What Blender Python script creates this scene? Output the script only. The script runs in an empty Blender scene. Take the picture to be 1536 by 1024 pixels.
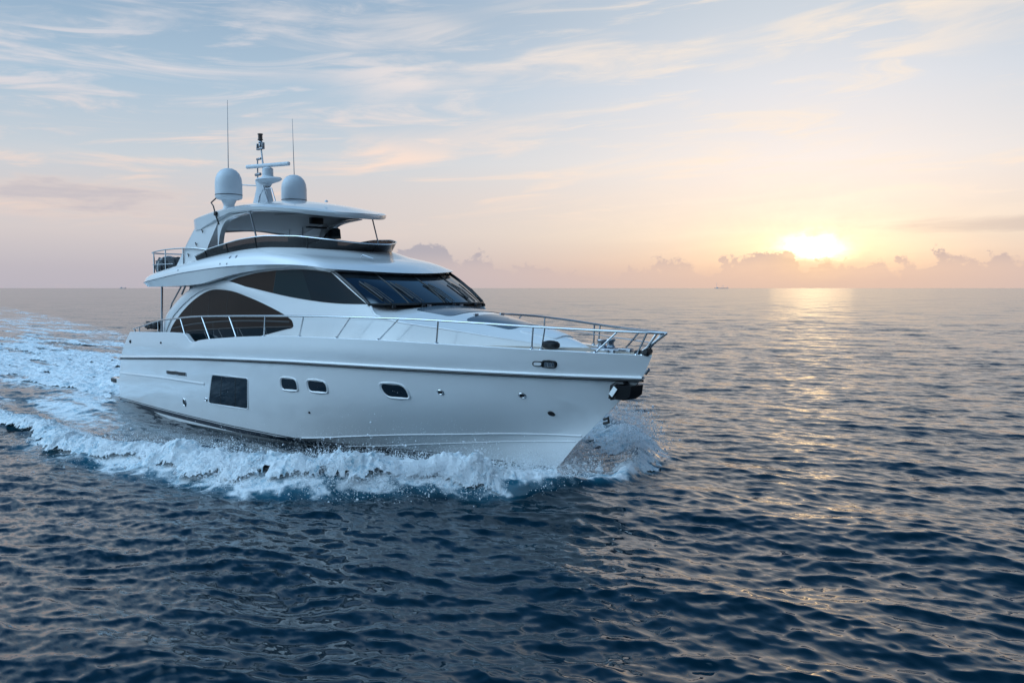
import bpy, bmesh, math, random
import numpy as np
R = math.radians
C = bpy.context.scene.collection
S = bpy.context.scene
random.seed(7); rng = np.random.default_rng(11)

# ------------------------------------------------------------------ camera
CAM = (31.646, -13.321, 3.95); VIEW = 46.5
cam = bpy.data.cameras.new('camera'); cam.lens = 36 * 1300 / 1536; cam.sensor_width = 36
cam.clip_start = 0.1; cam.clip_end = 60000
co = bpy.data.objects.new('camera', cam); C.objects.link(co)
co.location = CAM; co.rotation_euler = (R(90) - math.atan(80 / 1300), 0, R(VIEW))
S.camera = co

# ------------------------------------------------------------------ exposure / render
S.view_settings.view_transform = 'Standard'; S.view_settings.look = 'None'
S.view_settings.exposure = 0.0; S.view_settings.gamma = 1.0
S.cycles.use_denoising = True
S.cycles.max_bounces = 8; S.cycles.caustics_reflective = False; S.cycles.caustics_refractive = False
S.cycles.sample_clamp_indirect = 4.0

# ------------------------------------------------------------------ sun
SUN_A, SUN_E = 19.0, 2.9                      # degrees right of the viewing direction, degrees up
az = R(VIEW - SUN_A)
SUN = (-math.sin(az) * math.cos(R(SUN_E)), math.cos(az) * math.cos(R(SUN_E)), math.sin(R(SUN_E)))
sl = bpy.data.lights.new('sun', 'SUN'); sl.energy = 0.005; sl.angle = R(5.0); sl.color = (1.0, 0.60, 0.24)
so = bpy.data.objects.new('sun', sl); C.objects.link(so)
so.rotation_euler = (R(90 - SUN_E), 0, math.atan2(SUN[0], -SUN[1]))


def lin(c):
    return tuple(((v / 255) / 12.92 if v / 255 <= 0.04045 else ((v / 255 + 0.055) / 1.055) ** 2.4) for v in c) + (1.0,)


class NT:
    """small helper for writing node trees"""
    def __init__(s, tree):
        s.t = tree; s.n = tree.nodes; s.l = tree.links

    def set(s, sock, v):
        if hasattr(v, 'is_output'): s.l.new(v, sock)
        else: sock.default_value = v

    def m(s, op, a, b=None, c=None, clamp=False):
        n = s.n.new('ShaderNodeMath'); n.operation = op; n.use_clamp = clamp
        for i, v in enumerate((a, b, c)):
            if v is not None: s.set(n.inputs[i], v)
        return n.outputs[0]

    def vm(s, op, a, b=None):
        n = s.n.new('ShaderNodeVectorMath'); n.operation = op
        s.set(n.inputs[0], a)
        if b is not None: s.set(n.inputs[1], b)
        return n.outputs['Value'] if op in ('DOT_PRODUCT', 'LENGTH') else n.outputs[0]

    def xyz(s, x, y, z):
        n = s.n.new('ShaderNodeCombineXYZ')
        for i, v in enumerate((x, y, z)): s.set(n.inputs[i], v)
        return n.outputs[0]

    def ramp(s, f, stops, interp='LINEAR'):
        n = s.n.new('ShaderNodeValToRGB'); r = n.color_ramp; r.interpolation = interp
        while len(r.elements) < len(stops): r.elements.new(0.5)
        for e, (p, c) in zip(r.elements, stops): e.position = p; e.color = c
        s.set(n.inputs[0], f); return n.outputs[0]

    def mix(s, f, a, b, mode='MIX'):
        n = s.n.new('ShaderNodeMix'); n.data_type = 'RGBA'; n.blend_type = mode; n.clamp_factor = True
        s.set(n.inputs[0], f); s.set(n.inputs[6], a); s.set(n.inputs[7], b); return n.outputs[2]

    def noise(s, vec, scale, detail=4, rough=0.5, dist=0.0, kind='FBM'):
        n = s.n.new('ShaderNodeTexNoise'); n.noise_dimensions = '3D'
        s.set(n.inputs['Vector'], vec); s.set(n.inputs['Scale'], scale)
        s.set(n.inputs['Detail'], detail); s.set(n.inputs['Roughness'], rough); s.set(n.inputs['Distortion'], dist)
        return n.outputs[0]

    def smooth(s, v, a, b):
        n = s.n.new('ShaderNodeMapRange'); n.interpolation_type = 'SMOOTHSTEP'
        s.set(n.inputs[0], v); s.set(n.inputs[1], a); s.set(n.inputs[2], b)
        n.inputs[3].default_value = 0; n.inputs[4].default_value = 1
        return n.outputs[0]


# ------------------------------------------------------------------ sky
W = bpy.data.worlds.new('World'); S.world = W; W.use_nodes = True
k = NT(W.node_tree); k.n.clear()
out = k.n.new('ShaderNodeOutputWorld'); bg = k.n.new('ShaderNodeBackground'); k.l.new(bg.outputs[0], out.inputs[0])
bg.inputs[1].default_value = 0.1
sky = k.n.new('ShaderNodeTexSky'); sky.sky_type = 'NISHITA'; sky.sun_disc = False
sky.sun_elevation = R(SUN_E); sky.sun_rotation = math.atan2(SUN[0], SUN[1]); sky.air_density = 1.0; sky.dust_density = 2.0
tc = k.n.new('ShaderNodeTexCoord'); d = tc.outputs['Generated']
f3 = (-math.sin(R(VIEW)), math.cos(R(VIEW)), 0); r3 = (math.cos(R(VIEW)), math.sin(R(VIEW)), 0)
sep = k.n.new('ShaderNodeSeparateXYZ'); k.l.new(d, sep.inputs[0])
DEG = 180 / math.pi
el = k.m('MULTIPLY', k.m('ARCSINE', sep.outputs[2]), DEG)
a = k.m('MULTIPLY', k.m('ARCTAN2', k.vm('DOT_PRODUCT', d, r3), k.vm('DOT_PRODUCT', d, f3)), DEG)   # azimuth off the viewing axis
ep = k.m('DIVIDE', k.m('MAXIMUM', el, 0.0), 60.0, clamp=True)
E_ = lambda e: e / 60.0
left = k.ramp(ep, [(E_(e), lin(c)) for e, c in ((0, (180, 182, 194)), (1.4, (196, 190, 197)), (3.6, (215, 206, 206)), (5.8, (213, 208, 210)),
        (8, (203, 211, 219)), (12.4, (173, 197, 217)), (16.8, (150, 178, 204)), (20, (144, 175, 204)), (26, (116, 156, 196)), (36, (50, 100, 152)), (60, (18, 54, 94)))])
right = k.ramp(ep, [(E_(e), lin(c)) for e, c in ((0, (230, 194, 172)), (1.4, (240, 208, 182)), (3.4, (246, 228, 206)), (5.8, (248, 234, 222)),
        (8, (246, 238, 234)), (12.4, (228, 230, 236)), (16.8, (207, 216, 226)), (20, (197, 208, 221)), (26, (168, 192, 216)), (36, (88, 134, 180)), (60, (26, 66, 108)))])
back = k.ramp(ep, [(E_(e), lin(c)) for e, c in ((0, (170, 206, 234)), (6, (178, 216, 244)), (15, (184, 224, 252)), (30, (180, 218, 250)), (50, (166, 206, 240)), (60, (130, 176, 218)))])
# unseen bright sky patch behind the camera, added as fill for hull and foam
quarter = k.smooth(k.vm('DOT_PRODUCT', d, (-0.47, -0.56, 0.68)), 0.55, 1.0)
overhead = k.smooth(el, 38.0, 66.0)  # zenith on that side raised as well, to light foam and decks
back = k.mix(1.0, back, k.mix(overhead, k.mix(quarter, (0.07, 0.11, 0.15, 1), (4.9, 4.85, 4.85, 1)), (2.3, 2.2, 2.1, 1)), 'MULTIPLY')  # rest of the sky behind dimmed so the bow stays dark
da = k.m('SUBTRACT', a, SUN_A)
wr = k.m('POWER', 2.718, k.m('MULTIPLY', k.m('MULTIPLY', da, da), -1 / 420.0))
col = k.mix(wr, left, right)
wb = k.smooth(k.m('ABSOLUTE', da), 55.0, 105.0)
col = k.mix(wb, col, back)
# unseen dark patch low on the left, added to dim the side windows' reflections
da2 = k.m('DIVIDE', k.m('ADD', a, 74.0), 17.0)
dull = k.m('MULTIPLY', k.m('POWER', 2.718, k.m('MULTIPLY', k.m('MULTIPLY', da2, da2), -1.0)), k.smooth(el, 30.0, 8.0))
col = k.mix(k.m('MULTIPLY', dull, 0.8), col, lin((62, 84, 108)))
# thin high streaks of cirrus, slightly tilted, in two layers
av = k.m('MULTIPLY', a, 0.062)
tilt = k.m('SUBTRACT', el, k.m('MULTIPLY', k.m('MAXIMUM', k.m('ADD', a, 4.0), -6.0), 0.10))
v1 = k.xyz(av, k.m('MULTIPLY', tilt, 0.42), 3.7)
n1 = k.noise(v1, 1.15, 7, 0.56, 0.55)
v2 = k.xyz(k.m('MULTIPLY', a, 0.10), k.m('MULTIPLY', k.m('SUBTRACT', el, k.m('MULTIPLY', a, 0.05)), 0.75), 9.1)
n2 = k.noise(v2, 1.0, 8, 0.6, 0.8)
big = k.noise(k.xyz(k.m('MULTIPLY', a, 0.03), k.m('MULTIPLY', el, 0.10), 1.3), 1.6, 2, 0.5)
c1 = k.m('MULTIPLY', k.smooth(n1, 0.48, 0.69), k.smooth(big, 0.32, 0.56))
c2 = k.m('MULTIPLY', k.smooth(n2, 0.50, 0.70), 0.75)
cir = k.m('MULTIPLY', k.m('MULTIPLY', k.m('MAXIMUM', c1, c2), k.smooth(el, 2.5, 6.5)), k.smooth(el, 36.0, 22.0))
cw = k.ramp(ep, [(0, lin((246, 212, 194))), (E_(6), lin((252, 222, 204))), (E_(9), lin((252, 226, 214))), (E_(12), lin((234, 226, 228))), (E_(20), lin((205, 212, 222))), (1, lin((110, 130, 160)))])
cw2 = k.mix(wr, cw, lin((255, 238, 220)))
col = k.mix(k.m('MULTIPLY', cir, k.m('SUBTRACT', 0.92, k.m('MULTIPLY', wb, 0.6))), col, cw2)
# the broad grey-pink cloud at the left and the streak at the far right
dl = k.m('ADD', k.m('POWER', k.m('DIVIDE', k.m('ADD', a, 26.5), 6.5), 2.0), k.m('POWER', k.m('DIVIDE', k.m('SUBTRACT', el, 5.3), 1.15), 2.0))
dln = k.m('SUBTRACT', k.m('SUBTRACT', 1.25, dl), k.m('MULTIPLY', k.m('SUBTRACT', k.noise(k.xyz(k.m('MULTIPLY', a, 0.12), k.m('MULTIPLY', el, 0.8), 0.0), 1.6, 6, 0.6, 0.4), 0.5), 3.2))
col = k.mix(k.m('MULTIPLY', k.smooth(dln, 0.0, 1.4), 0.75), col, k.mix(k.smooth(dln, 0.2, 1.3), lin((240, 216, 204)), lin((200, 192, 198))))
dr = k.m('ADD', k.m('POWER', k.m('DIVIDE', k.m('SUBTRACT', a, 30.0), 8.5), 2.0), k.m('POWER', k.m('DIVIDE', k.m('SUBTRACT', el, 3.75), 0.5), 2.0))
drn = k.m('SUBTRACT', k.m('SUBTRACT', 1.2, dr), k.m('MULTIPLY', k.m('SUBTRACT', n2, 0.5), 3.0))
col = k.mix(k.m('MULTIPLY', k.smooth(drn, 0.0, 1.2), 0.6), col, lin((200, 186, 182)))
# glow of the veiled sun
cs = k.m('MAXIMUM', k.vm('DOT_PRODUCT', d, SUN), 0.0)
cn = k.noise(k.xyz(k.m('MULTIPLY', a, 1.0), k.m('MULTIPLY', el, 1.3), 4.0), 0.9, 7, 0.6, 0.2)
def gauss(sx, e0, sy):
    q = k.m('ADD', k.m('POWER', k.m('ABSOLUTE', k.m('DIVIDE', da, sx)), 2.0), k.m('POWER', k.m('ABSOLUTE', k.m('DIVIDE', k.m('SUBTRACT', k.m('ADD', el, k.m('ADD', k.m('MULTIPLY', k.m('SUBTRACT', n2, 0.5), 2.2), k.m('MULTIPLY', k.m('SUBTRACT', cn, 0.5), 1.9))), e0), sy)), 2.0))
    return k.m('POWER', 2.718, k.m('MULTIPLY', q, -1.0))
streak = k.m('ADD', 0.45, k.m('MULTIPLY', k.smooth(n2, 0.35, 0.65), 0.9))
g1 = k.m('MULTIPLY', gauss(1.55, 2.45, 0.62), streak); g2 = k.m('MULTIPLY', gauss(9.0, 3.6, 3.0), streak)
g3 = gauss(5.5, 2.4, 1.5)
glow = k.mix(1.0, k.mix(1.0, (3.6, 2.8, 1.5, 1), k.xyz(g1, g1, g1), 'MULTIPLY'), k.mix(1.0, (0.12, 0.09, 0.05, 1), k.xyz(g2, g2, g2), 'MULTIPLY'), 'ADD')
glow = k.mix(1.0, glow, k.mix(1.0, (0.40, 0.24, 0.06, 1), k.xyz(g3, g3, g3), 'MULTIPLY'), 'ADD')
col = k.mix(1.0, col, glow, 'ADD')
# low bank and its cumulus tops
tops = [(-32, .2), (-22, .3), (-14, .4), (-9.6, .9), (-7.9, 1.9), (-7.1, 2.75), (-5.9, 3.15), (-5.0, 3.1), (-4.2, 2.85), (-3.3, 1.9), (-2.4, 2.5), (-1.4, 2.3), (-.8, 1.4), (.6, 1.6), (1.6, 1.75),
        (2.9, 1.35), (4.0, 1.1), (6.0, 1.15), (7.6, 1.5), (9.2, 1.85), (10.7, 2.05), (11.7, 1.75), (12.5, 1.2), (13.6, 2.1), (14.8, 2.3), (15.6, 2.25), (16.4, 2.65), (17.2, 2.75), (18.0, 2.5), (18.5, 1.6), (19.3, 1.8), (19.8, 2.2),
        (20.5, 1.7), (21.3, 1.85), (23.0, 1.95), (23.7, 1.4), (24.2, 2.1), (25.1, 1.6), (26.0, 2.45), (27.2, 2.0), (28.3, 1.9), (28.9, 2.25), (30, 1.9), (32, 1.6)]
fc = k.n.new('ShaderNodeFloatCurve'); cv = fc.mapping.curves[0]
while len(cv.points) < len(tops): cv.points.new(0.5, 0.5)
for p, (x, y) in zip(cv.points, tops): p.location = ((x + 32) / 64, y / 4); p.handle_type = 'AUTO'
fc.mapping.update()
cn2 = k.noise(k.xyz(k.m('MULTIPLY', a, 1.0), k.m('MULTIPLY', el, 1.2), 8.0), 2.6, 5, 0.6, 0.1)
k.set(fc.inputs['Value'], k.m('DIVIDE', k.m('ADD', k.m('ADD', a, 32.0), k.m('MULTIPLY', k.m('SUBTRACT', cn, 0.5), 2.0)), 64.0, clamp=True))
dens = k.m('SUBTRACT', k.m('ADD', k.m('MULTIPLY', fc.outputs[0], 4.0), k.m('ADD', k.m('MULTIPLY', k.m('SUBTRACT', cn, 0.56), 2.6), k.m('MULTIPLY', k.m('SUBTRACT', cn2, 0.5), 1.1))), el)
infront = k.smooth(k.m('ABSOLUTE', a), 60.0, 34.0)
cm = k.m('MULTIPLY', k.smooth(dens, 0.0, 0.42), infront)
bank = k.smooth(el, 2.6, 0.7)
ccol = k.mix(wr, lin((174, 174, 187)), lin((184, 171, 174)))
bcol = k.mix(wr, lin((196, 186, 194)), lin((220, 194, 180)))
ccol = k.mix(bank, ccol, bcol)
nearsun = k.m('POWER', cs, 1500.0)
ccol = k.mix(k.m('MULTIPLY', nearsun, 0.55), ccol, lin((255, 214, 150)))
rim = k.m('MULTIPLY', k.smooth(dens, 0.5, 0.05), k.m('POWER', cs, 500.0))
ccol = k.mix(k.m('MULTIPLY', rim, 0.6), ccol, lin((255, 226, 176)))
col = k.mix(k.m('MULTIPLY', k.smooth(el, 1.9, 0.4), k.m('MULTIPLY', infront, 0.55)), col, bcol)
col = k.mix(k.m('MULTIPLY', cm, k.m('SUBTRACT', 0.92, k.m('MULTIPLY', bank, 0.42))), col, ccol)
# scale to the physical sky's units, keep a share of that sky
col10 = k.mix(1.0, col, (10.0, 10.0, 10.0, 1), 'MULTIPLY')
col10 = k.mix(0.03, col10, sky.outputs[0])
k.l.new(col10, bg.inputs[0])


# ------------------------------------------------------------------ materials
def mat(name, color, rough=0.5, metal=0.0, coat=0.0, spec=0.5, var=0.0, bump=0.0, bscale=8.0, ior=1.45):
    m = bpy.data.materials.new(name); m.use_nodes = True
    t = NT(m.node_tree); b = t.n['Principled BSDF']
    c = tuple(color) + (1.0,)
    b.inputs['Roughness'].default_value = rough; b.inputs['Metallic'].default_value = metal
    b.inputs['Coat Weight'].default_value = coat; b.inputs['Specular IOR Level'].default_value = spec
    b.inputs['IOR'].default_value = ior
    o = t.n.new('ShaderNodeTexCoord').outputs['Object']
    if var:
        nz = t.noise(o, bscale * 0.4, 5, 0.6)
        t.set(b.inputs['Base Color'], t.mix(nz, tuple(v * (1 - var) for v in color) + (1,), tuple(min(1, v * (1 + var)) for v in color) + (1,)))
        t.set(b.inputs['Roughness'], t.m('ADD', rough - 0.04, t.m('MULTIPLY', nz, 0.08)))
    else:
        b.inputs['Base Color'].default_value = c
    if bump:
        bn = t.n.new('ShaderNodeBump'); bn.inputs['Strength'].default_value = 1.0; bn.inputs['Distance'].default_value = bump
        t.set(bn.inputs['Height'], t.noise(o, bscale, 4, 0.55)); t.l.new(bn.outputs[0], b.inputs['Normal'])
    return m


M_white = mat('white_gelcoat', (0.80, 0.80, 0.80), 0.12, coat=0.8, var=0.04, bump=0.009, bscale=1.1)
M_white2 = mat('white_fibreglass', (0.74, 0.75, 0.76), 0.35, var=0.04)
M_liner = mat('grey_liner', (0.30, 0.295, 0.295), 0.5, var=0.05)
M_glass = mat('dark_tinted_glass', (0.004, 0.012, 0.018), 0.03, spec=0.14)
M_teal = mat('teal_tinted_glass', (0.014, 0.026, 0.030), 0.04, spec=0.10)
M_screen = mat('windscreen_glass', (0.010, 0.014, 0.018), 0.03, spec=0.95, ior=2.3)
M_brown = mat('bronze_tinted_glass', (0.036, 0.0235, 0.0185), 0.05, spec=0.08, var=0.15, bscale=1.0)
M_bluegl = mat('blue_black_hull_glass', (0.006, 0.018, 0.030), 0.04, spec=0.16)
M_black = mat('black_rubber', (0.012, 0.013, 0.015), 0.45)
M_navy = mat('navy_stripe_paint', (0.012, 0.02, 0.035), 0.3)
M_steel = mat('polished_stainless', (0.62, 0.64, 0.66), 0.18, metal=1.0)
M_dsteel = mat('weathered_stainless', (0.30, 0.32, 0.35), 0.3, metal=0.9)
M_teak = mat('beige_deck', (0.46, 0.37, 0.29), 0.6, var=0.12, bscale=6)
M_grey = mat('grey_hatch_panel', (0.10, 0.13, 0.16), 0.12, spec=0.6)
M_cloth = mat('dark_grey_canvas', (0.035, 0.037, 0.042), 0.8, bump=0.02, bscale=7)
M_tan = mat('brown_leather', (0.12, 0.075, 0.05), 0.6)
M_dome = mat('white_radome', (0.66, 0.69, 0.72), 0.4)
M_lamp = mat('clear_lens', (0.95, 0.95, 0.95), 0.08)
M_amber = mat('smoked_lens', (0.10, 0.07, 0.06), 0.15)
M_bottom = mat('dark_antifouling', (0.012, 0.016, 0.022), 0.5)
M_tint = bpy.data.materials.new('smoked_acrylic'); M_tint.use_nodes = True
t = NT(M_tint.node_tree); b = t.n['Principled BSDF']; b.inputs['Base Color'].default_value = (0.01, 0.012, 0.015, 1); b.inputs['Roughness'].default_value = 0.04
tr = t.n.new('ShaderNodeBsdfTransparent'); tr.inputs[0].default_value = (0.34, 0.30, 0.28, 1)
mx = t.n.new('ShaderNodeMixShader'); mx.inputs[0].default_value = 0.86
t.l.new(tr.outputs[0], mx.inputs[1]); t.l.new(b.outputs[0], mx.inputs[2]); t.l.new(mx.outputs[0], t.n['Material Output'].inputs[0])


# ------------------------------------------------------------------ mesh helpers
def link(name, me, m, parent=None, smooth=True, angle=35):
    if m is not None: me.materials.append(m)
    if smooth:
        me.polygons.foreach_set('use_smooth', [True] * len(me.polygons))
        me.set_sharp_from_angle(angle=R(angle))
    o = bpy.data.objects.new(name, me); C.objects.link(o)
    if parent is not None: o.parent = parent
    return o


def obj(name, vf, m, parent=None, smooth=True, angle=35, merge=True):
    v, f = vf
    bm = bmesh.new()
    vs = [bm.verts.new(p) for p in v]
    for q in f:
        try: bm.faces.new([vs[i] for i in q])
        except ValueError: pass
    if merge: bmesh.ops.remove_doubles(bm, verts=bm.verts, dist=1e-4)
    bmesh.ops.dissolve_degenerate(bm, edges=bm.edges, dist=1e-5)
    bmesh.ops.recalc_face_normals(bm, faces=bm.faces)
    me = bpy.data.meshes.new(name); bm.to_mesh(me); bm.free()
    return link(name, me, m, parent, smooth, angle)


def join(*parts):
    V, F = [], []
    for v, f in parts:
        n = len(V); V += [tuple(p) for p in v]; F += [tuple(i + n for i in q) for q in f]
    return V, F


def pchip(x, y, xi):
    x = np.asarray(x, float); y = np.asarray(y, float); h = np.diff(x); dl = np.diff(y) / h
    m = np.zeros_like(x); m[0] = dl[0]; m[-1] = dl[-1]
    for i in range(1, len(x) - 1):
        if dl[i - 1] * dl[i] > 0:
            w1 = 2 * h[i] + h[i - 1]; w2 = h[i] + 2 * h[i - 1]; m[i] = (w1 + w2) / (w1 / dl[i - 1] + w2 / dl[i])
    xi = np.clip(xi, x[0], x[-1]); j = np.clip(np.searchsorted(x, xi) - 1, 0, len(x) - 2)
    t = (xi - x[j]) / h[j]
    return ((2 * t**3 - 3 * t**2 + 1) * y[j] + (t**3 - 2 * t**2 + t) * h[j] * m[j] + (-2 * t**3 + 3 * t**2) * y[j + 1] + (t**3 - t**2) * h[j] * m[j + 1])


def cr(pts, n, mirror=False, both=False):
    """smooth curve through points; mirror: the last point lies on the centreline; both: the first too"""
    P = np.asarray(pts, float); k0, k1 = 0, 0
    if mirror:
        g = P[-2::-1][:2].copy(); g[:, 1] *= -1; P = np.vstack([P, g]); k1 = len(g)
    if both:
        g = P[2:0:-1].copy(); g[:, 1] *= -1; P = np.vstack([g, P]); k0 = len(g)
    dd = np.r_[0, np.cumsum(np.maximum(np.linalg.norm(np.diff(P, axis=0), axis=1), 1e-6) ** 0.75)]
    a0, a1 = dd[k0], dd[len(P) - 1 - k1]
    ti = np.linspace(a0, a1, n)
    T = np.zeros_like(P)
    for i in range(len(P)):
        lo, hi = max(i - 1, 0), min(i + 1, len(P) - 1); T[i] = (P[hi] - P[lo]) / (dd[hi] - dd[lo])
    j = np.clip(np.searchsorted(dd, ti, side='right') - 1, 0, len(P) - 2); h = (dd[j + 1] - dd[j])[:, None]; t = ((ti - dd[j]) / (dd[j + 1] - dd[j]))[:, None]
    r = (2 * t**3 - 3 * t**2 + 1) * P[j] + (t**3 - 2 * t**2 + t) * h * T[j] + (-2 * t**3 + 3 * t**2) * P[j + 1] + (t**3 - t**2) * h * T[j + 1]
    if mirror: r[-1, 1] = 0
    if both: r[0, 1] = 0
    return r


def full(row):
    row = np.asarray(row); g = row[-2::-1].copy() if abs(row[-1, 1]) < 1e-6 else row[::-1].copy()
    g[:, 1] *= -1
    return np.vstack([row, g])


def grid(rows, closed=False):
    rows = [np.asarray(r) for r in rows]; n = len(rows[0]); V = [tuple(p) for r in rows for p in r]; F = []
    for i in range(len(rows) - 1):
        for j in range(n if closed else n - 1):
            j2 = (j + 1) % n
            F.append((i * n + j, i * n + j2, (i + 1) * n + j2, (i + 1) * n + j))
    return V, F


def between(rows, sub):
    """spline across rows (list of arrays), sub segments each"""
    rows = [np.asarray(r, float) for r in rows]; out = []
    for i in range(len(rows) - 1):
        a, b = rows[i], rows[i + 1]
        ta = (rows[i + 1] - rows[i - 1]) / 2 if i > 0 else b - a
        tb = (rows[i + 2] - rows[i]) / 2 if i + 2 < len(rows) else b - a
        for s in range(sub):
            t = s / sub
            out.append((2 * t**3 - 3 * t**2 + 1) * a + (t**3 - 2 * t**2 + t) * ta + (-2 * t**3 + 3 * t**2) * b + (t**3 - t**2) * tb)
    out.append(rows[-1]); return out


def tube(pts, r, n=8, closed=False, r2=None):
    P = np.asarray(pts, float); m = len(P); V, F = [], []
    up = np.array([0, 0, 1.0]); prev = None
    for i in range(m):
        tg = P[(i + 1) % m if closed else min(i + 1, m - 1)] - P[(i - 1) % m if closed else max(i - 1, 0)]; tg /= max(np.linalg.norm(tg), 1e-9)
        if prev is None:
            u = np.cross(tg, up); u = np.cross(tg, [1, 0, 0]) if np.linalg.norm(u) < 0.1 else u
        else: u = prev - tg * (prev @ tg)
        u /= np.linalg.norm(u); prev = u; w = np.cross(tg, u)
        rr = r if r2 is None else r + (r2 - r) * i / max(m - 1, 1)
        for j in range(n):
            q = 2 * math.pi * j / n; V.append(tuple(P[i] + rr * (math.cos(q) * u + math.sin(q) * w)))
    for i in range(m if closed else m - 1):
        i2 = (i + 1) % m
        for j in range(n): F.append((i * n + j, i * n + (j + 1) % n, i2 * n + (j + 1) % n, i2 * n + j))
    if not closed: F += [tuple(range(n))[::-1], tuple((m - 1) * n + j for j in range(n))]
    return V, F


def lathe(c, prof, n=32, squash=(1, 1)):
    V, F = [], []; m = len(prof)
    for r, z in prof:
        for j in range(n):
            q = 2 * math.pi * j / n; V.append((c[0] + r * math.cos(q) * squash[0], c[1] + r * math.sin(q) * squash[1], c[2] + z))
    for i in range(m - 1):
        for j in range(n): F.append((i * n + j, i * n + (j + 1) % n, (i + 1) * n + (j + 1) % n, (i + 1) * n + j))
    F += [tuple(range(n))[::-1], tuple((m - 1) * n + j for j in range(n))]
    return V, F


def prism(poly, off):
    """polygon (3-D points) extruded by the vector off"""
    n = len(poly); o = np.asarray(off, float); V = [tuple(p) for p in poly] + [tuple(np.asarray(p) + o) for p in poly]
    F = [tuple(range(n))[::-1], tuple(range(n, 2 * n))] + [(i, (i + 1) % n, n + (i + 1) % n, n + i) for i in range(n)]
    return V, F


def box(c, s, bev=0.02, rz=0.0, ry=0.0, seg=3):
    bm = bmesh.new(); bmesh.ops.create_cube(bm, size=1.0)
    for v in bm.verts: v.co.x *= s[0]; v.co.y *= s[1]; v.co.z *= s[2]
    if bev: bmesh.ops.bevel(bm, geom=bm.edges[:], offset=bev, segments=seg, profile=0.5, affect='EDGES')
    cz, sz, cy, sy = math.cos(rz), math.sin(rz), math.cos(ry), math.sin(ry); V = []
    for v in bm.verts:
        x, y, z = v.co; x, z = x * cy + z * sy, -x * sy + z * cy; x, y = x * cz - y * sz, x * sz + y * cz
        V.append((x + c[0], y + c[1], z + c[2]))
    bm.verts.index_update(); F = [tuple(v.index for v in f.verts) for f in bm.faces]; bm.free()
    return V, F


def bar(p, q, w, h):
    p = np.asarray(p, float); q = np.asarray(q, float); t = (q - p) / np.linalg.norm(q - p)
    s = np.cross(t, [0, 0, 1.0]); s = np.array([1.0, 0, 0]) if np.linalg.norm(s) < 0.05 else s / np.linalg.norm(s); u = np.cross(s, t)
    c = [p + s * w * i + u * h * j for i, j in ((-.5, -.5), (.5, -.5), (.5, .5), (-.5, .5))]
    return prism(c, q - p)


def mir(vf, side):
    v, f = vf
    return ([(x, y * (1 if side > 0 else -1), z) for x, y, z in v], f) if side < 0 else (v, f)


# surfaces are written for starboard (negative Y); side = +1 starboard as written, -1 port
def panel(top, bot, wall, off=0.006, thick=0.02, n=40, m=10):
    tp = cr(np.c_[np.array(top)[:, 0], np.zeros(len(top)), np.array(top)[:, 1]], n); bp = cr(np.c_[np.array(bot)[:, 0], np.zeros(len(bot)), np.array(bot)[:, 1]], n)
    rows = []
    for i in range(m + 1):
        r = tp + (bp - tp) * i / m; r[:, 1] = [-(wall(x, z) + off) for x, z in zip(r[:, 0], r[:, 2])]; rows.append(r)
    A = grid(rows)
    ring = [rows[0][j] for j in range(n)] + [rows[i][-1] for i in range(1, m + 1)] + [rows[m][j] for j in range(n - 2, -1, -1)] + [rows[i][0] for i in range(m - 1, 0, -1)]
    ring = np.array(ring); r2 = ring.copy(); r2[:, 1] += thick + off
    return join(A, grid([ring, r2], closed=True))


def rquad(cs, rad=0.25, n=10):
    """rounded outline of a quadrilateral given in (X, Z); rad = fraction of the shorter side"""
    cs = np.asarray(cs, float); L = min(np.linalg.norm(cs[i] - cs[i - 1]) for i in range(len(cs))); out = []
    for i in range(len(cs)):
        p, a, b = cs[i], cs[i - 1], cs[(i + 1) % len(cs)]; rr = rad[i] if hasattr(rad, '__len__') else rad
        ua = (a - p) / np.linalg.norm(a - p) * L * rr; ub = (b - p) / np.linalg.norm(b - p) * L * rr
        for t in np.linspace(0, 1, n): out.append(p + ua * (1 - t) ** 2 + ub * t ** 2)
    out = np.array(out); den = []
    for i in range(len(out)):
        p, b = out[i], out[(i + 1) % len(out)]; kk = max(1, int(np.linalg.norm(b - p) / .08))
        for t in range(kk): den.append(p + (b - p) * t / kk)
    return np.array(den)


def disc(outline, wall, off):
    c = outline.mean(0); rows = []
    for s in (1, .66, .33, .02):
        q = c + (outline - c) * s; rows.append(np.array([(x, -(wall(x, z) + off), z) for x, z in q]))
    rim = rows[0].copy(); rim[:, 1] += 0.03
    return join(grid([rim] + rows, closed=True))


def ring(outline, wall, prof):
    """prof: list of (grow in metres, offset)"""
    c = outline.mean(0); rows = []; dv = outline - c; ln = np.linalg.norm(dv, axis=1)[:, None]
    for g, off in prof:
        q = c + dv * (1 + g / ln); rows.append(np.array([(x, -(wall(x, z) + off), z) for x, z in q]))
    return grid(rows, closed=True)


def strip(xz, wall, w, off, n=120, fade=0.0):
    """a raised band of width w that follows a curve (X, Z) on a wall"""
    p = cr(np.c_[np.array(xz)[:, 0], np.zeros(len(xz)), np.array(xz)[:, 1]], n); t = np.gradient(p, axis=0); t /= np.linalg.norm(t, axis=1)[:, None]
    nx, nz = -t[:, 2], t[:, 0]; rows = []
    ww = np.asarray(w) if np.ndim(w) else np.full(n, w)
    for s, o in ((-.5, -.01), (-.5, off * .7), (-.3, off), (.3, off), (.5, off * .7), (.5, -.01)):
        x = p[:, 0] + nx * s * ww; z = p[:, 2] + nz * s * ww
        ff = np.clip((1 - np.linspace(0, 1, n)) / fade, 0, 1) if fade else np.ones(n)
        rows.append(np.array([(a, -(wall(a, b) + (o + .01) * f_ - .01), b) for a, b, f_ in zip(x, z, ff)]))
    return grid(rows)


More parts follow.
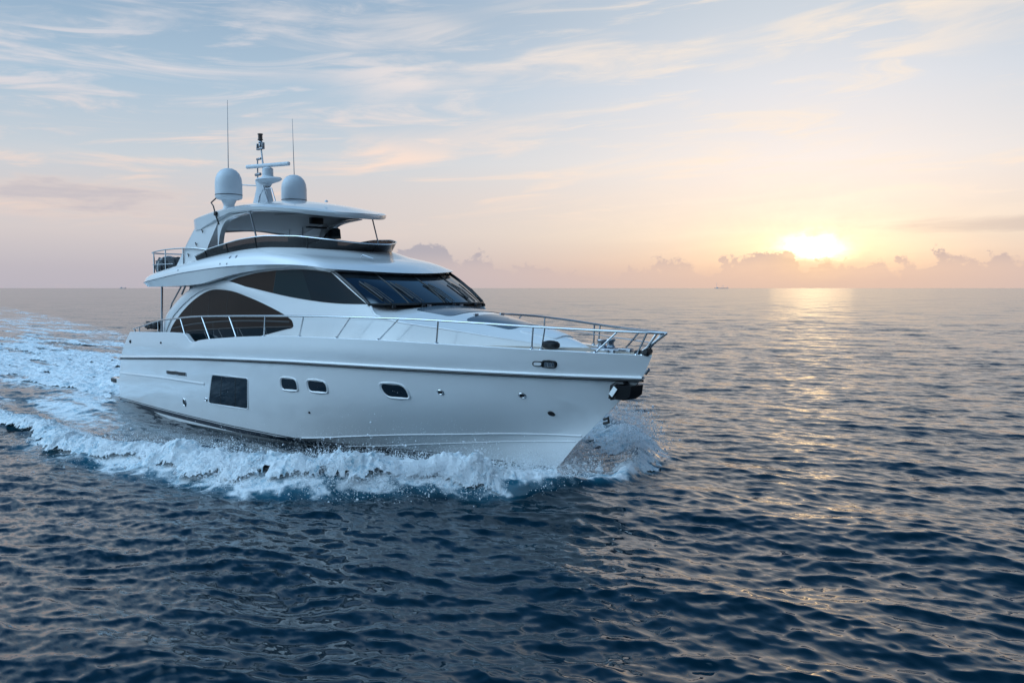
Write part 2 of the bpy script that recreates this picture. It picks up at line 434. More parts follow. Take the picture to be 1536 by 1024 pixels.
def rowsurf(rows):
    """half-breadth (X, Z) -> |Y| looked up on lofted starboard rows ordered by height"""
    rows = [np.asarray(r) for r in rows]

    def fn(x, z):
        ys = np.array([np.interp(x, r[:, 0], -r[:, 1]) for r in rows]); zs = np.array([np.interp(x, r[:, 0], r[:, 2]) for r in rows])
        o = np.argsort(zs); return float(np.interp(z, zs[o], ys[o]))
    return fn


def g(B, x0, Ls, p, ba):
    def f(X):
        X = min(max(X, 0), Ls)
        return B - (B - ba) * ((x0 - X) / x0) ** 2 if X < x0 else B * (1 - ((X - x0) / (Ls - x0)) ** p)
    return f


# ------------------------------------------------------------------ the yacht
yacht = bpy.data.objects.new('motor_yacht', None); C.objects.link(yacht); yacht.empty_display_size = 1
yacht['label'] = 'white flybridge motor yacht under way with bow railings and two radar domes'; yacht['category'] = 'yacht'
P = lambda name, vf, m, parent=None, **kw: obj(name, vf, m, parent or yacht, **kw)


def PP(name, vf, m, parent=None, **kw):      # a starboard part and its mirrored port copy
    a = P(name, vf, m, parent, **kw); b = P(name, mir(vf, -1), m, parent, **kw); return a, b


bs = g(2.62, 8, 21.5, 2.6, 2.46); br = g(2.62, 8, 21.28, 2.3, 2.48)
NS = 200
s = np.linspace(0, 1, NS); s = np.where(s < .8, s, .8 + .2 * np.sin((s - .8) / .2 * math.pi / 2)); s = s / s[-1]
SX = [1.42, 3.5, 5.9, 6.1, 6.62, 6.8, 7.1, 8.4, 10.6, 12.7, 14, 15.4, 16.7, 18.6, 20.5, 21.5]
SZ = [2.46, 2.53, 2.59, 2.575, 2.36, 2.365, 2.42, 2.535, 2.68, 2.755, 2.767, 2.772, 2.755, 2.72, 2.68, 2.655]
sheer_z = lambda X: pchip(SX, SZ, X)


def lev(x0, x1, yf, zx, zz):
    X = x0 + (x1 - x0) * s
    return np.c_[X, [-max(yf(x), 0) for x in X], pchip(zx, zz, X)]


def yp(xs, ys): return lambda x: float(pchip(xs, ys, np.array([x]))[0])


sheer = lev(1.42, 21.5, bs, SX, SZ); sheer[-1, 1] = 0
rub = lev(.45, 21.28, br, [.45, 7, 11, 12.5, 15.4, 18.5, 19.9, 21.28], [1.56, 1.93, 2.09, 2.133, 2.177, 2.2, 2.205, 2.215]); rub[-1, 1] = 0
chu = lev(-.06, 19.8, yp([-.06, 4, 8, 10, 11.7, 13.6, 15, 16.9, 17.9, 19.1, 19.8], [2.38, 2.4, 2.3, 2.14, 1.93, 1.56, 1.21, .71, .43, .1, 0]),
          [-.06, 4, 8, 10, 11.7, 13.6, 15, 16.9, 17.9, 19.8], [-.22, -.2, -.13, -.05, .07, .306, .474, .666, .768, .90])
chl = lev(-.06, 19.62, yp([-.06, 8, 11, 13.8, 15.6, 16.8, 17.8, 19, 19.62], [2.22, 2.08, 1.74, 1.26, .86, .58, .33, .07, 0]),
          [-.06, 8, 11, 13.8, 15.6, 16.8, 17.8, 19.62], [-.32, -.36, -.22, .05, .29, .44, .57, .76])
keel = lev(0, 19.52, lambda x: 0, [0, 12, 16.5, 17.6, 18.3, 18.86, 19.3, 19.52], [-.9, -.9, -.8, -.68, -.42, -.003, .42, .66])
mid = rub * .5 + chu * .5
hol = np.interp(mid[:, 0], [0, 9, 13, 17, 19.5, 20.6], [.035, .03, .05, .10, .08, 0]); mid[:, 1] = np.minimum(mid[:, 1] - hol, 0); mid[-1, 1] = 0
m1 = sheer * .5 + rub * .5; m1[:, 1] -= .03 * (1 - s ** 6)
side_hi = between([rub, m1, sheer], 5); side_lo = between([chu, mid, rub], 10)
bott = between([keel, (keel + chl) / 2 + np.array([0, 0, -.03]) * (1 - s[:, None]), chl], 4)
chine = [chl, chu]
hull_rows = side_lo + side_hi[1:]
hullY = rowsurf(hull_rows + []); allY = rowsurf(bott + [chl] + side_lo + side_hi[1:])
capw = np.clip(.13 * np.ones(NS), 0, None)
cap_o = sheer.copy(); cap_o[:, 2] += .012; cap_o[:, 1] = np.minimum(cap_o[:, 1] + .012, 0)
cap_i = cap_o.copy(); cap_i[:, 1] = np.minimum(cap_i[:, 1] + .12, 0)
dz = lambda X: pchip([1.4, 3.6, 3.9, 6, 8, 12, 16, 19, 21.5], [1.95, 1.95, 2.1, 2.15, 2.32, 2.6, 2.67, 2.71, 2.68], X)
bul_i = cap_i.copy(); bul_i[:, 2] = np.minimum(dz(bul_i[:, 0]), cap_i[:, 2] - .02)
rows = bott + chine[1:] + side_lo[1:] + side_hi[1:] + [cap_o, cap_i, bul_i]
st = grid(rows)
tr = [r[0] for r in rows[:-2]]; nt = len(tr)          # transom
trV = [tuple(p) for p in tr] + [(p[0], -p[1], p[2]) for p in tr]; trF = [(i, i + 1, nt + i + 1, nt + i) for i in range(nt - 1)]
hull = P('hull', join(st, mir(st, -1), (trV, trF)), M_white, angle=22)
# antifouling below the chine shows only in the trough
nb = int(np.searchsorted(chl[:, 0], 12.2)); bt = grid([(r + np.array([0, 0, -.004]) + np.array([0, -.004, 0]) * (np.abs(r[:, 1:2]) > 0))[:nb] for r in bott]); P('bottom_paint', join(bt, mir(bt, -1)), M_bottom)
deck_rows = []
for kk in np.linspace(1, 0, 7): q = bul_i.copy(); q[:, 1] *= kk; q[:, 2] += .05 * (1 - kk ** 2) - .002; deck_rows.append(q)
dk = grid(deck_rows); P('deck', join(dk, mir(dk, -1)), M_teak)

RX = [(x, z) for x, z in zip(rub[::4, 0], rub[::4, 2])] + [(rub[-1, 0], rub[-1, 2])]
rr = rub.copy(); tubep = rr + np.array([0, -.015, 0])
PP('rub_rail', tube(tubep[::2], .034, 8), M_white)
low = tubep.copy(); low[:, 2] -= .058; low[:, 1] += .004; PP('rub_rail_black_strip', tube(low[::2], .022, 8), M_black)  # black strip along the underside of the white rub rail
bx = [0, 3.5, 6.4, 8.3, 10, 11.6, 13, 14, 16.1, 17.6, 18.7]; bz = [.03, .01, .0, -.01, -.02, -.04, -.05, -.03, .0, .01, .03]
q = cr(np.c_[bx, np.zeros(11), bz], 160); q[:, 1] = [-(allY(x, z) + .005) for x, z in zip(q[:, 0], q[:, 2])]
def band(h0, h1, off):
    rws = []
    for hh in np.linspace(h0, h1, 4): z = q[:, 2] + hh; rws.append(np.array([(x, -(allY(x, zz) + off), zz) for x, zz in zip(q[:, 0], z)]))
    return grid(rws)
PP('boot_stripe', band(-.09, .035, .006), M_navy)
PP('pinstripe', band(.06, .085, .006), M_navy)
PP('spray_rail', strip([(.3, .99), (2.5, 1.07), (4.5, 1.13), (7.3, 1.17)], hullY, .05, .02), M_white)
PP('forefoot_knuckle', tube(np.c_[chl[132:196:2, 0], chl[132:196:2, 1] - .004, chl[132:196:2, 2]], .012, 6), M_white2)
PP('forefoot_knuckle', tube(np.c_[chu[118:196:2, 0], chu[118:196:2, 1] - .006, chu[118:196:2, 2]], .016, 6), M_white2)

# hull windows
def port(name, cs, rad, frame=.05, gl=M_bluegl, fm=M_white):
    for sd in (1, -1):
        o = rquad(cs, rad)
        fr = P(name, mir(ring(o, hullY, [(-.012, .004), (0, .012), (frame * .6, .026), (frame, .02), (frame + .02, -.002)]), sd), fm)
        P('pane', mir(disc(o, hullY, .005), sd), gl, fr)
    return fr
for sd in (1, -1):
    o = rquad([(7.88, 1.48), (9.93, 1.52), (9.62, .66), (7.4, .62)], .1)
    w = P('hull_window', mir(ring(o, hullY, [(-.015, .004), (0, .012), (.03, .016), (.045, -.002)]), sd), M_white)
    P('pane', mir(disc(o, hullY, .006), sd), M_bluegl, w)
    P('mullion', mir(strip([(8.5, 1.5), (8.1, .64)], hullY, .03, .010, 12), sd), M_black, w)
    P('mullion', mir(strip([(9.28, 1.51), (8.98, .66)], hullY, .03, .010, 12), sd), M_black, w)
port('porthole', [(11.54, 1.65), (12.19, 1.66), (12.16, 1.38), (11.51, 1.36)], [.42, .55, .22, .45])
port('porthole', [(12.64, 1.67), (13.33, 1.67), (13.29, 1.41), (12.63, 1.40)], [.42, .6, .22, .45])
port('porthole', [(15.14, 1.76), (15.88, 1.76), (15.87, 1.46), (15.17, 1.45)], [.42, .75, .22, .75])
for sd in (1, -1):
    v = P('exhaust_vent', mir(ring(rquad([(4.65, 1.38), (6.1, 1.42), (6.1, 1.32), (4.65, 1.28)], .15), hullY, [(-.02, .004), (0, .02), (.02, .018), (.03, -.002)]), sd), M_steel)
    P('vent_slot', mir(disc(rquad([(4.65, 1.38), (6.1, 1.42), (6.1, 1.32), (4.65, 1.28)], .15), hullY, .006), sd), M_black, v)
    nl = P('bow_light', mir(ring(rquad([(19.44, 2.485), (19.70, 2.48), (19.66, 2.355), (19.40, 2.355)], [.2, .5, .5, .2]), hullY, [(-.03, .012), (0, .03), (.015, .026), (.025, -.002)]), sd), M_black)
    P('lens', mir(disc(rquad([(19.46, 2.465), (19.66, 2.46), (19.63, 2.375), (19.43, 2.375)], .4), hullY, .014), sd), M_grey, nl)
    for xx in (19.52, 19.60): P('lens_rib', mir(strip([(xx, 2.46), (xx, 2.37)], hullY, .012, .022, 6), sd), M_steel, nl)
    nl = P('bow_light', mir(ring(rquad([(19.23, 2.46), (19.41, 2.46), (19.385, 2.375), (19.21, 2.375)], .5), hullY, [(-.02, .01), (0, .028), (.012, .024), (.02, -.002)]), sd), M_black)
    P('lens', mir(disc(rquad([(19.24, 2.452), (19.40, 2.452), (19.377, 2.383), (19.22, 2.383)], .5), hullY, .02), sd), M_lamp, nl)
    for x, z, rad_, mm in ((18.75, 1.71, .06, M_steel), (16.8, 1.66, .06, M_steel), (19.21, 1.34, .05, M_black), (5.73, .48, .075, M_steel), (7.27, .71, .05, M_steel), (1.56, 2.15, .05, M_black), (4.35, 2.24, .025, M_black), (12.38, .82, .018, M_black)):
        o = np.array([(x + rad_ * math.cos(t_) * 1.2, z + rad_ * math.sin(t_) * (1.6 if x in (5.73,) else .9)) for t_ in np.linspace(0, 2 * math.pi, 17)[:-1]])
        f_ = P('hull_fitting', mir(ring(o, hullY, [(-.02, .02), (-.005, .03), (.008, .02), (.014, -.002)]), sd), mm)
        P('hole', mir(disc(o.mean(0) + (o - o.mean(0)) * .8, hullY, .012), sd), M_black, f_)

# swim platform, transom details
PP_ = []
plan = [(-.05, -2.3), (-1.15, -2.25), (-1.35, -1.9), (-1.45, 0), (-1.35, 1.9), (-1.15, 2.25), (-.05, 2.3)]
P('swim_platform', prism([(x, y, .50) for x, y in plan], (0, 0, .22)), M_white)
P('platform_teak', prism([(x * .96 - .02, y * .94, .724) for x, y in plan], (0, 0, .012)), M_teak)
P('transom_garage_door', prism([(.32 + .06, -1.5, .95), (.90, -1.5, 1.95), (.90, 1.5, 1.95), (.38, 1.5, .95)], (-.04, 0, .02)), M_white2)
for sd in (-1, 1): P('platform_cap', box((-.95, sd * 2.24, .62), (.55, .12, .16), .05), M_black)

# ------------------------------------------------------------------ cabin
W0 = yp([2, 3.5, 8, 11, 12.5, 14, 15.75, 16.7, 17.6, 18.6, 19.3, 20.2, 21], [2.0, 2.08, 2.1, 2.06, 2.01, 1.94, 1.68, 1.39, 1.10, .74, .46, .02, 0])
wall = lambda x, z: max(W0(x) - .10 * (z - 2.5) - .05 * max(x - 12, 0) / 8 * (z - 2.5), .01)
top_ = [(3.05, 2.35), (3.13, 2.55), (3.48, 2.95), (4.04, 3.31), (4.73, 3.64), (5.49, 3.95), (6.12, 4.11), (6.68, 4.25), (7.36, 4.36), (8.22, 4.45), (9.42, 4.53), (11.3, 4.52), (12.4, 4.46), (13.12, 4.37),
        (13.85, 3.98), (14.64, 3.545), (14.78, 3.36), (15.43, 3.21), (16.5, 3.09), (17.31, 3.0), (18.27, 2.88), (18.87, 2.81), (19.4, 2.74), (20.1, 2.66)]
tx = np.array(top_)
xs = np.unique(np.r_[np.linspace(3.05, 20.1, 150), tx[:, 0]])
zt = pchip(tx[:, 0], tx[:, 1], xs); zb = np.minimum(dz(xs) - .03, zt - .01)
rows = []
for f_ in np.linspace(0, 1, 15): z = zb + (zt - zb) * f_; rows.append(np.array([(x, -wall(x, zz), zz) for x, zz in zip(xs, z)]))
cs_ = grid(rows); ci = rows[-1].copy(); ci[:, 1] += .10; ci2 = ci.copy(); ci2[:, 2] -= .25
af = np.array([r[0] for r in rows]); af2 = af.copy(); af2[:, 1] += .14
cabin = PP('cabin_side', join(cs_, grid([rows[-1], ci, ci2]), grid([af, af2])), M_white, angle=30)[0]

# raised arch moulding framing the lower window and sweeping forward
arch_o = [(3.25, 2.40), (3.34, 2.70), (3.70, 3.06), (4.22, 3.37), (4.88, 3.67), (5.55, 3.90), (6.2, 4.04), (6.9, 4.08), (7.7, 4.03), (8.7, 3.89), (9.8, 3.71), (10.9, 3.55)]
lw_top = [(3.72, 2.42), (3.80, 2.62), (4.17, 2.94), (5.05, 3.43), (5.9, 3.745), (6.55, 3.885), (7.1, 3.91), (7.96, 3.862), (8.9, 3.72), (9.98, 3.505), (11.02, 3.25), (11.42, 3.10), (11.50, 2.97)]
lw_bot = [(3.72, 2.40), (4.2, 2.28), (5.0, 2.26), (6.0, 2.26), (7.0, 2.28), (8.0, 2.36), (8.8, 2.46), (9.5, 2.56), (9.82, 2.64), (9.98, 2.74), (10.15, 2.83), (10.5, 2.875), (11.0, 2.885), (11.36, 2.90), (11.47, 2.94)]
sw = PP('saloon_window', panel(lw_top, lw_bot, wall, .008, .03, 70, 14), M_brown, angle=40)
for q_, sd in zip(sw, (1, -1)):
    for x0, z0, x1, z1 in ((5.35, 3.5, 5.30, 3.0), (6.55, 3.86, 6.50, 3.02), (7.75, 3.86, 7.72, 3.08)):
        P('seam', mir(strip([(x0, z0), (x1, z1)], wall, .014, .011, 8), sd), M_black, q_)
    P('rail_reflection', mir(strip([(3.95, 2.66), (5.5, 2.84), (7.5, 2.98), (9.5, 3.05), (11.3, 3.07)], wall, .05, .012, 40), sd), M_black, q_)  # dark bar drawn in for the deck rail's reflection in the glass
    P('lower_rail_reflection', mir(strip([(4.2, 2.52), (5.5, 2.64), (7.5, 2.77), (9.5, 2.87), (11.44, 2.95)], wall, .028, .012, 40), sd), M_black, q_)  # second dark line of the drawn-in rail reflection
    P('lower_pane', mir(panel([(4.3, 2.50), (5.5, 2.615), (7.5, 2.745), (9.5, 2.845), (11.35, 2.925)], [(4.3, 2.3), (5.5, 2.28), (7.5, 2.34), (9.5, 2.60), (11.35, 2.91)], wall, .010, .02, 30, 4), sd), M_glass, q_)
    for x0, z0, x1, z1 in ((6.3, 2.66, 6.75, 2.3), (7.3, 2.73, 7.8, 2.36), (8.6, 2.8, 9.0, 2.5)):
        P('seam', mir(strip([(x0, z0), (x1, z1)], wall, .03, .014, 8), sd), M_black, q_)
ww = np.interp(np.linspace(0, 1, 120), [0, .15, .45, .7, 1], [.46, .30, .26, .24, .16])
PP('arch_moulding', strip(arch_o, wall, ww, .055, 120, .5), M_white, angle=50)
uw_top = [(7.55, 4.105), (8.05, 4.205), (8.6, 4.285), (9.76, 4.395), (11.35, 4.435), (12.3, 4.40), (13.02, 4.335)]
uw_bot = [(7.55, 4.095), (8.3, 4.04), (9.32, 3.935), (10.88, 3.757), (12.42, 3.625), (13.5, 3.575), (14.52, 3.572)]
uw = PP('upper_side_window', panel(uw_top, uw_bot, wall, .008, .03, 60, 12), M_brown, angle=40)
for q_, sd in zip(uw, (1, -1)):
    P('middle_pane', mir(panel([(10.45, 4.425), (11.2, 4.432), (11.75, 4.425)], [(10.35, 3.825), (11.3, 3.715), (12.3, 3.635)], wall, .010, .018, 16, 10), sd), M_teal, q_)
    P('forward_pane', mir(panel([(11.72, 4.428), (12.3, 4.397), (13.0, 4.33)], [(12.28, 3.64), (13.4, 3.588), (14.48, 3.578)], wall, .011, .02, 16, 10), sd), M_glass, q_)
    P('seam', mir(strip([(10.45, 4.425), (10.35, 3.83)], wall, .014, .011, 8), sd), M_black, q_)
    P('pillar_trim', mir(strip([(13.08, 4.36), (13.84, 3.96), (14.60, 3.55)], wall, .02, .022, 20), sd), M_steel, q_)

# windscreen
wb_ = cr([(14.60, -1.80, 3.557), (14.93, -1.38, 3.56), (15.18, -.78, 3.565), (15.28, 0, 3.57)], 40, True)
wt_ = cr([(13.08, -1.86, 4.38), (13.42, -1.42, 4.35), (13.72, -.75, 4.31), (13.84, 0, 4.29)], 40, True)
WB, WT = full(wb_), full(wt_)
def wsp(u, v, off=0.0):
    i = u * (len(WB) - 1); j = np.array([np.interp(i, np.arange(len(WB)), WB[:, c]) for c in range(3)]); h = np.array([np.interp(i, np.arange(len(WT)), WT[:, c]) for c in range(3)])
    p = j + (h - j) * v; nrm = np.array([.58, (u - .5) * .45, .8]); return p + nrm / np.linalg.norm(nrm) * (off + .05 * 4 * v * (1 - v))
us = np.linspace(0, 1, 60)
ws = P('windscreen', grid([[wsp(u, v) for u in us] for v in np.linspace(0, 1, 10)]), M_screen)
P('top_seal', tube([wsp(u, .985, .012) for u in us], .045, 6), M_black, ws); P('bottom_seal', tube([wsp(u, .0, .012) for u in us], .03, 6), M_black, ws)
for u in (.26, .5, .74): P('mullion', tube([wsp(u, v, .006) for v in np.linspace(0, .97, 8)], .017, 6), M_black, ws)
for u in (.012, .988): P('side_post', tube([wsp(u, v, .006) for v in np.linspace(0, .97, 8)], .04, 6), M_black, ws)
for u in (.10, .285, .50, .715, .90):
    sg = -1
    w = P('wiper', join(tube([wsp(u + .045, .0, .06), wsp(u + .02, .3, .07), wsp(u, .52, .06)], .013, 6), tube([wsp(u + .065, .02, .06), wsp(u + .035, .34, .075), wsp(u + .005, .55, .06)], .011, 6)), M_black)
    P('wiper_blade', tube([wsp(u - .012, .60, .035), wsp(u + .004, .36, .04), wsp(u + .022, .12, .035)], .02, 6), M_black, w)
    P('wiper_pivot', lathe(wsp(u + .05, -.05, .0), [(.05, -.03), (.05, .03), (.02, .05)], 12), M_black, w)

# coachroof between the cabin sides
xs2 = np.linspace(13.9, 20.1, 60)
zs2 = pchip(tx[13:, 0], np.minimum(tx[13:, 1], 3.56), xs2)
zc = pchip([13.9, 15.0, 16, 17, 18, 19, 19.6, 20.1], [3.60, 3.55, 3.47, 3.33, 3.18, 2.99, 2.84, 2.665], xs2)
rows = []
for t_ in np.linspace(-1, 1, 25):
    rows.append(np.array([(x, t_ * (wall(x, z) - .004), z + (c - z) * (1 - abs(t_) ** 2.2)) for x, z, c in zip(xs2, zs2, zc)]))
roofz = lambda x, y: float(np.interp(x, xs2, zs2) + (np.interp(x, xs2, zc) - np.interp(x, xs2, zs2)) * (1 - min(abs(y) / max(wall(x, np.interp(x, xs2, zs2)), .05), 1) ** 2.2))
P('coachroof', grid(rows), M_white, angle=50)
PP('coachroof_edge', tube([(x, -wall(x, z) + .012, z - .006) for x, z in zip(xs2[6:-2], zs2[6:-2])], .03, 8, r2=.012), M_white)
def roofpatch(name, out, m, off=.012, th=.03):
    o = rquad(out, .18, 5); c = o.mean(0); rr_ = []
    for s_ in (1, .7, .4, .03): q2 = c + (o - c) * s_; rr_.append(np.array([(x, y, roofz(x, y) + off) for x, y in q2]))
    lo_ = rr_[0].copy(); lo_[:, 2] -= th
    return P(name, grid([lo_] + rr_, closed=True), m)
roofpatch('skylight', [(15.3, -1.0), (16.5, -.85), (16.5, .85), (15.3, 1.0)], M_grey)
roofpatch('skylight', [(16.9, -.82), (18.2, -.55), (18.2, .55), (16.9, .82)], M_grey)
roofpatch('sun_pad', [(18.35, -.50), (19.25, -.28), (19.25, .28), (18.35, .50)], M_white2, .03, .05)
for x, y in ((15.25, -.5), (15.25, .5), (16.85, -.4), (16.85, .4)): P('skylight_hinge', box((x, y, roofz(x, y) + .025), (.06, .12, .04), .012), M_dsteel)
dl_ = P('deck_dome_light', lathe((19.45, -.66, 2.74), [(.14, 0), (.17, .03), (.17, .09), (.13, .13), (.05, .15)], 24, (1.3, .8)), M_black)
# foredeck gear
wl = P('windlass', join(box((20.35, 0, 2.70), (.5, .42, .12), .03), lathe((20.35, -.12, 2.76), [(.11, 0), (.07, .05), (.07, .1), (.11, .15), (.1, .17)], 16), lathe((20.35, .14, 2.76), [(.11, 0), (.07, .05), (.07, .1), (.11, .15), (.1, .17)], 16)), M_dsteel)
P('control_post', tube([(20.0, .2, 2.66), (20.0, .2, 2.9), (20.3, .25, 2.9), (20.3, .25, 2.7)], .014, 6), M_dsteel, wl)
P('chain_stopper', box((20.85, 0, 2.72), (.34, .12, .1), .02), M_dsteel, wl)
PP('mooring_cleat', join(tube([(20.55, -.27, 2.74), (20.85, -.2, 2.74)], .022, 6), box((20.7, -.235, 2.70), (.12, .05, .08), .012)), M_dsteel)
P('stem_head_roller', join(box((21.28, 0, 2.70), (.34, .16, .1), .03), tube([(21.4, -.09, 2.74), (21.4, .09, 2.74)], .05, 10)), M_black)
# anchor in its pocket on the stem
an = P('anchor_pocket', join(prism([(20.70, -.30, 1.80), (20.74, -.30, 2.06), (20.84, -.29, 2.13), (20.98, -.24, 2.13), (20.98, .24, 2.13), (20.84, .29, 2.13), (20.74, .30, 2.06), (20.70, .30, 1.80)], (.03, 0, -.04)),
      prism([(20.68, -.31, 1.79), (20.73, -.31, 2.06), (20.84, -.30, 2.12), (20.92, -.27, 2.10), (20.84, -.29, 1.79)], (0, .60, 0))), M_black)
P('anchor_fluke', prism([(20.72, -.33, 1.79), (20.86, -.33, 2.07), (21.16, -.20, 2.06), (21.10, -.16, 1.86), (21.0, -.22, 1.77)], (-.02, .40, .0)), M_black, an)
P('anchor_shank', bar((20.76, -.335, 1.86), (20.88, -.325, 2.02), .02, .10), M_steel, an)
P('stem_eye', join(tube([(20.30, 0, 1.30), (20.42, 0, 1.34), (20.44, 0, 1.26), (20.30, 0, 1.22)], .028, 8)), M_black)
P('stem_eye', tube([(21.36, -.02, 2.30), (21.45, -.02, 2.40)], .03, 8), M_dsteel)

# ------------------------------------------------------------------ flybridge moulding
N2 = 110
F0 = cr([(1.95, 0, 3.99), (1.97, -1.2, 3.99), (2.05, -1.95, 3.99), (2.45, -2.25, 3.99), (4, -2.28, 4.0), (5.5, -2.27, 4.03), (6.5, -2.24, 4.08), (7.5, -2.17, 4.22), (8.5, -2.09, 4.35), (9.8, -2.01, 4.445), (11.35, -1.96, 4.475), (12.4, -1.94, 4.43), (13.12, -1.91, 4.365), (13.55, -1.42, 4.325), (13.86, -.75, 4.285), (13.97, 0, 4.27)], N2, True, True)
F1 = cr([(1.78, 0, 4.1), (1.8, -1.2, 4.1), (1.92, -2.02, 4.11), (2.35, -2.34, 4.14), (4.1, -2.37, 4.30), (5.3, -2.36, 4.40), (6.6, -2.31, 4.48), (7.5, -2.26, 4.53), (8.5, -2.2, 4.565), (9.8, -2.12, 4.575), (11.4, -2.05, 4.55), (12.5, -1.99, 4.49), (13.2, -1.95, 4.42), (13.66, -1.43, 4.375), (13.97, -.75, 4.335), (14.08, 0, 4.32)], N2, True, True)
F2 = cr([(1.92, 0, 4.32), (1.92, -1.2, 4.32), (2.08, -1.92, 4.33), (2.5, -2.2, 4.38), (4.1, -2.22, 4.57), (5.3, -2.19, 4.69), (6.6, -2.11, 4.82), (7.6, -2.03, 4.90), (8.5, -1.98, 4.94), (9.6, -1.9, 4.96), (10.5, -1.8, 4.92), (11.3, -1.66, 4.86), (11.9, -1.42, 4.81), (12.35, -1.0, 4.77), (12.58, -.5, 4.745), (12.65, 0, 4.74)], N2, True, True)
F3 = cr([(2.05, 0, 4.35), (2.05, -1.2, 4.35), (2.2, -1.85, 4.36), (2.6, -2.08, 4.42), (4.1, -2.09, 4.62), (5.3, -2.04, 4.75), (6.6, -1.96, 4.89), (7.6, -1.88, 4.98), (8.5, -1.82, 5.04), (9.5, -1.72, 5.07), (10.3, -1.58, 5.05), (11.0, -1.38, 5.02), (11.55, -1.08, 4.98), (11.95, -.68, 4.95), (12.12, -.35, 4.935), (12.16, 0, 4.93)], N2, True, True)
b12 = (F1 + F2) / 2; b12[:, 1] *= 1.012; b12[:, 2] += .025; b12[:, 0] += np.interp(F1[:, 0], [2, 8, 12.5, 13.5], [-.02, 0, .02, .08])
F4 = F3.copy(); F4[:, 1] *= .95; F4[:, 2] = 4.28; F4[:, 0] = 7 + (F4[:, 0] - 7) * .985
F5 = F4.copy(); F5[:, 1] *= 0.0
Fi = F0.copy(); Fi[:, 1] *= .93; Fi[:, 0] = 8 + (Fi[:, 0] - 8) * .975; Fi[:, 2] += .0
rws = [Fi] + [F0] + between([F1, b12, F2], 4) + [F3, F4]
PP('moulding_seam', tube(F1[16:86] + np.array([0, -.003, 0]), .011, 6), M_dsteel)
fly = P('flybridge_moulding', join(grid([full(r) for r in rws])), M_white, angle=28)
P('flybridge_deck', grid([full(F4 + np.array([0, 0, .004])), full(F5 + np.array([0, 0, .004]))]), M_white2)
F6 = Fi.copy(); F6[:, 1] *= 0.0
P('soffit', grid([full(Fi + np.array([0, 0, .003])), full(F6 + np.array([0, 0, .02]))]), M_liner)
flyY = rowsurf([r[np.argsort(r[:, 0])] for r in [F0[14:], F1[14:], b12[14:], F2[14:], F3[14:]]])
for x, z, rd in ((8.15, 4.83, .035), (8.5, 4.84, .035), (7.75, 4.645, .02), (8.15, 4.64, .02), (5.1, 4.50, .02)):
    o = np.array([(x + rd * math.cos(t_), z + rd * math.sin(t_)) for t_ in np.linspace(0, 2 * math.pi, 13)[:-1]])
    PP('deck_fitting', ring(o, flyY, [(-rd * .8, .02), (-.004, .022), (.004, .01), (.006, -.004)]), M_dsteel)
P('brow_antenna', tube([(12.75, -.75, 4.72), (12.8, -.72, 4.80), (13.1, -.6, 4.70)], .014, 6), M_dsteel)
# smoked wind deflector round the flybridge
i0 = int(np.argmin(np.abs(F3[:, 0] - 5.7) + (np.arange(N2) < 20) * 9))
base = F3[i0:].copy(); gx = base[:, 0]
top = base.copy(); hgt = np.interp(gx, [5.6, 6.6, 8.2, 9.6, 10.8, 11.7, 12.16], [.10, .22, .29, .31, .30, .24, .18]); top[:, 2] += hgt
ang = np.interp(gx, [5.6, 10.5, 11.95, 12.16], [0, .15, .7, 1]); top[:, 0] += .30 * ang; top[:, 1] -= .07 * (1 - ang) * (np.abs(base[:, 1]) > .01) + .05 * ang * np.sign(-base[:, 1])
base2 = base + np.array([0, 0, -.03])
wd = P('wind_deflector', grid([full(base2), full((base2 + top) / 2 + np.array([.01, 0, 0])), full(top)]), M_tint)
P('deflector_rail', tube(full(top), .018, 8), M_steel, wd)
ft = full(top); fb = full(base2); nn = len(ft)
for f_ in (.04, .12, .22, .36, .5, .64, .78, .88, .96):
    i = int(f_ * (nn - 1)); P('deflector_post', tube([fb[i], ft[i]], .022, 6), M_black, wd)
P('deflector_lining', grid([full(base2 + np.array([-.05, .03, .0])), full(base2 + np.array([-.03, .03, 0]) + (top - base2) * .55)]), M_black, wd)
# flybridge furniture that shows over the coaming
for y in (-.55, .45):
    hs = P('helm_seat', join(box((9.6, y, 4.75), (.55, .6, .16), .06), box((9.3, y, 5.08), (.14, .58, .6), .06, ry=-.12)), M_cloth); P('seat_post', lathe((9.6, y, 4.28), [(.16, 0), (.05, .06), (.05, .4)], 14), M_dsteel, hs)
P('helm_console', prism([(10.1, -.9, 4.28), (10.1, -.9, 5.15), (10.5, -.9, 5.12), (11.1, -.9, 4.85), (11.1, -.9, 4.28)], (0, 1.5, 0)), M_white2)
P('sofa', join(box((7.6, .9, 4.5), (2.6, 1.0, .42), .08), box((7.6, 1.45, 4.8), (2.6, .2, .5), .08)), M_white2)
P('wet_bar', box((7.4, -1.3, 4.6), (1.4, .6, .62), .05), M_white2)

# ------------------------------------------------------------------ hardtop
H0 = cr([(5.5, 0, 6.14), (5.42, -1.0, 6.08), (5.28, -1.75, 6.02), (5.5, -1.98, 6.03), (6.2, -2.02, 6.10), (7.2, -2.03, 6.17), (8.4, -2.02, 6.20), (9.4, -1.97, 6.18), (10.2, -1.78, 6.12), (10.85, -1.42, 6.05), (11.35, -.9, 5.98), (11.62, -.4, 5.95), (11.68, 0, 5.945)], N2, True, True)
zc_ = lambda x: pchip([5.2, 5.9, 7, 8.5, 10.1, 11.1, 11.7], [6.22, 6.48, 6.56, 6.52, 6.32, 6.10, 5.95], x)
up_rows, dn_rows = [], []
for kk in (1, .94, .82, .62, .4, .2, 0):
    q_ = H0.copy(); q_[:, 1] *= kk; q_[:, 2] = H0[:, 2] + .03 * (kk < 1) + (zc_(q_[:, 0]) - H0[:, 2] - .03) * (1 - kk ** 2) * (kk < 1); up_rows.append(q_)
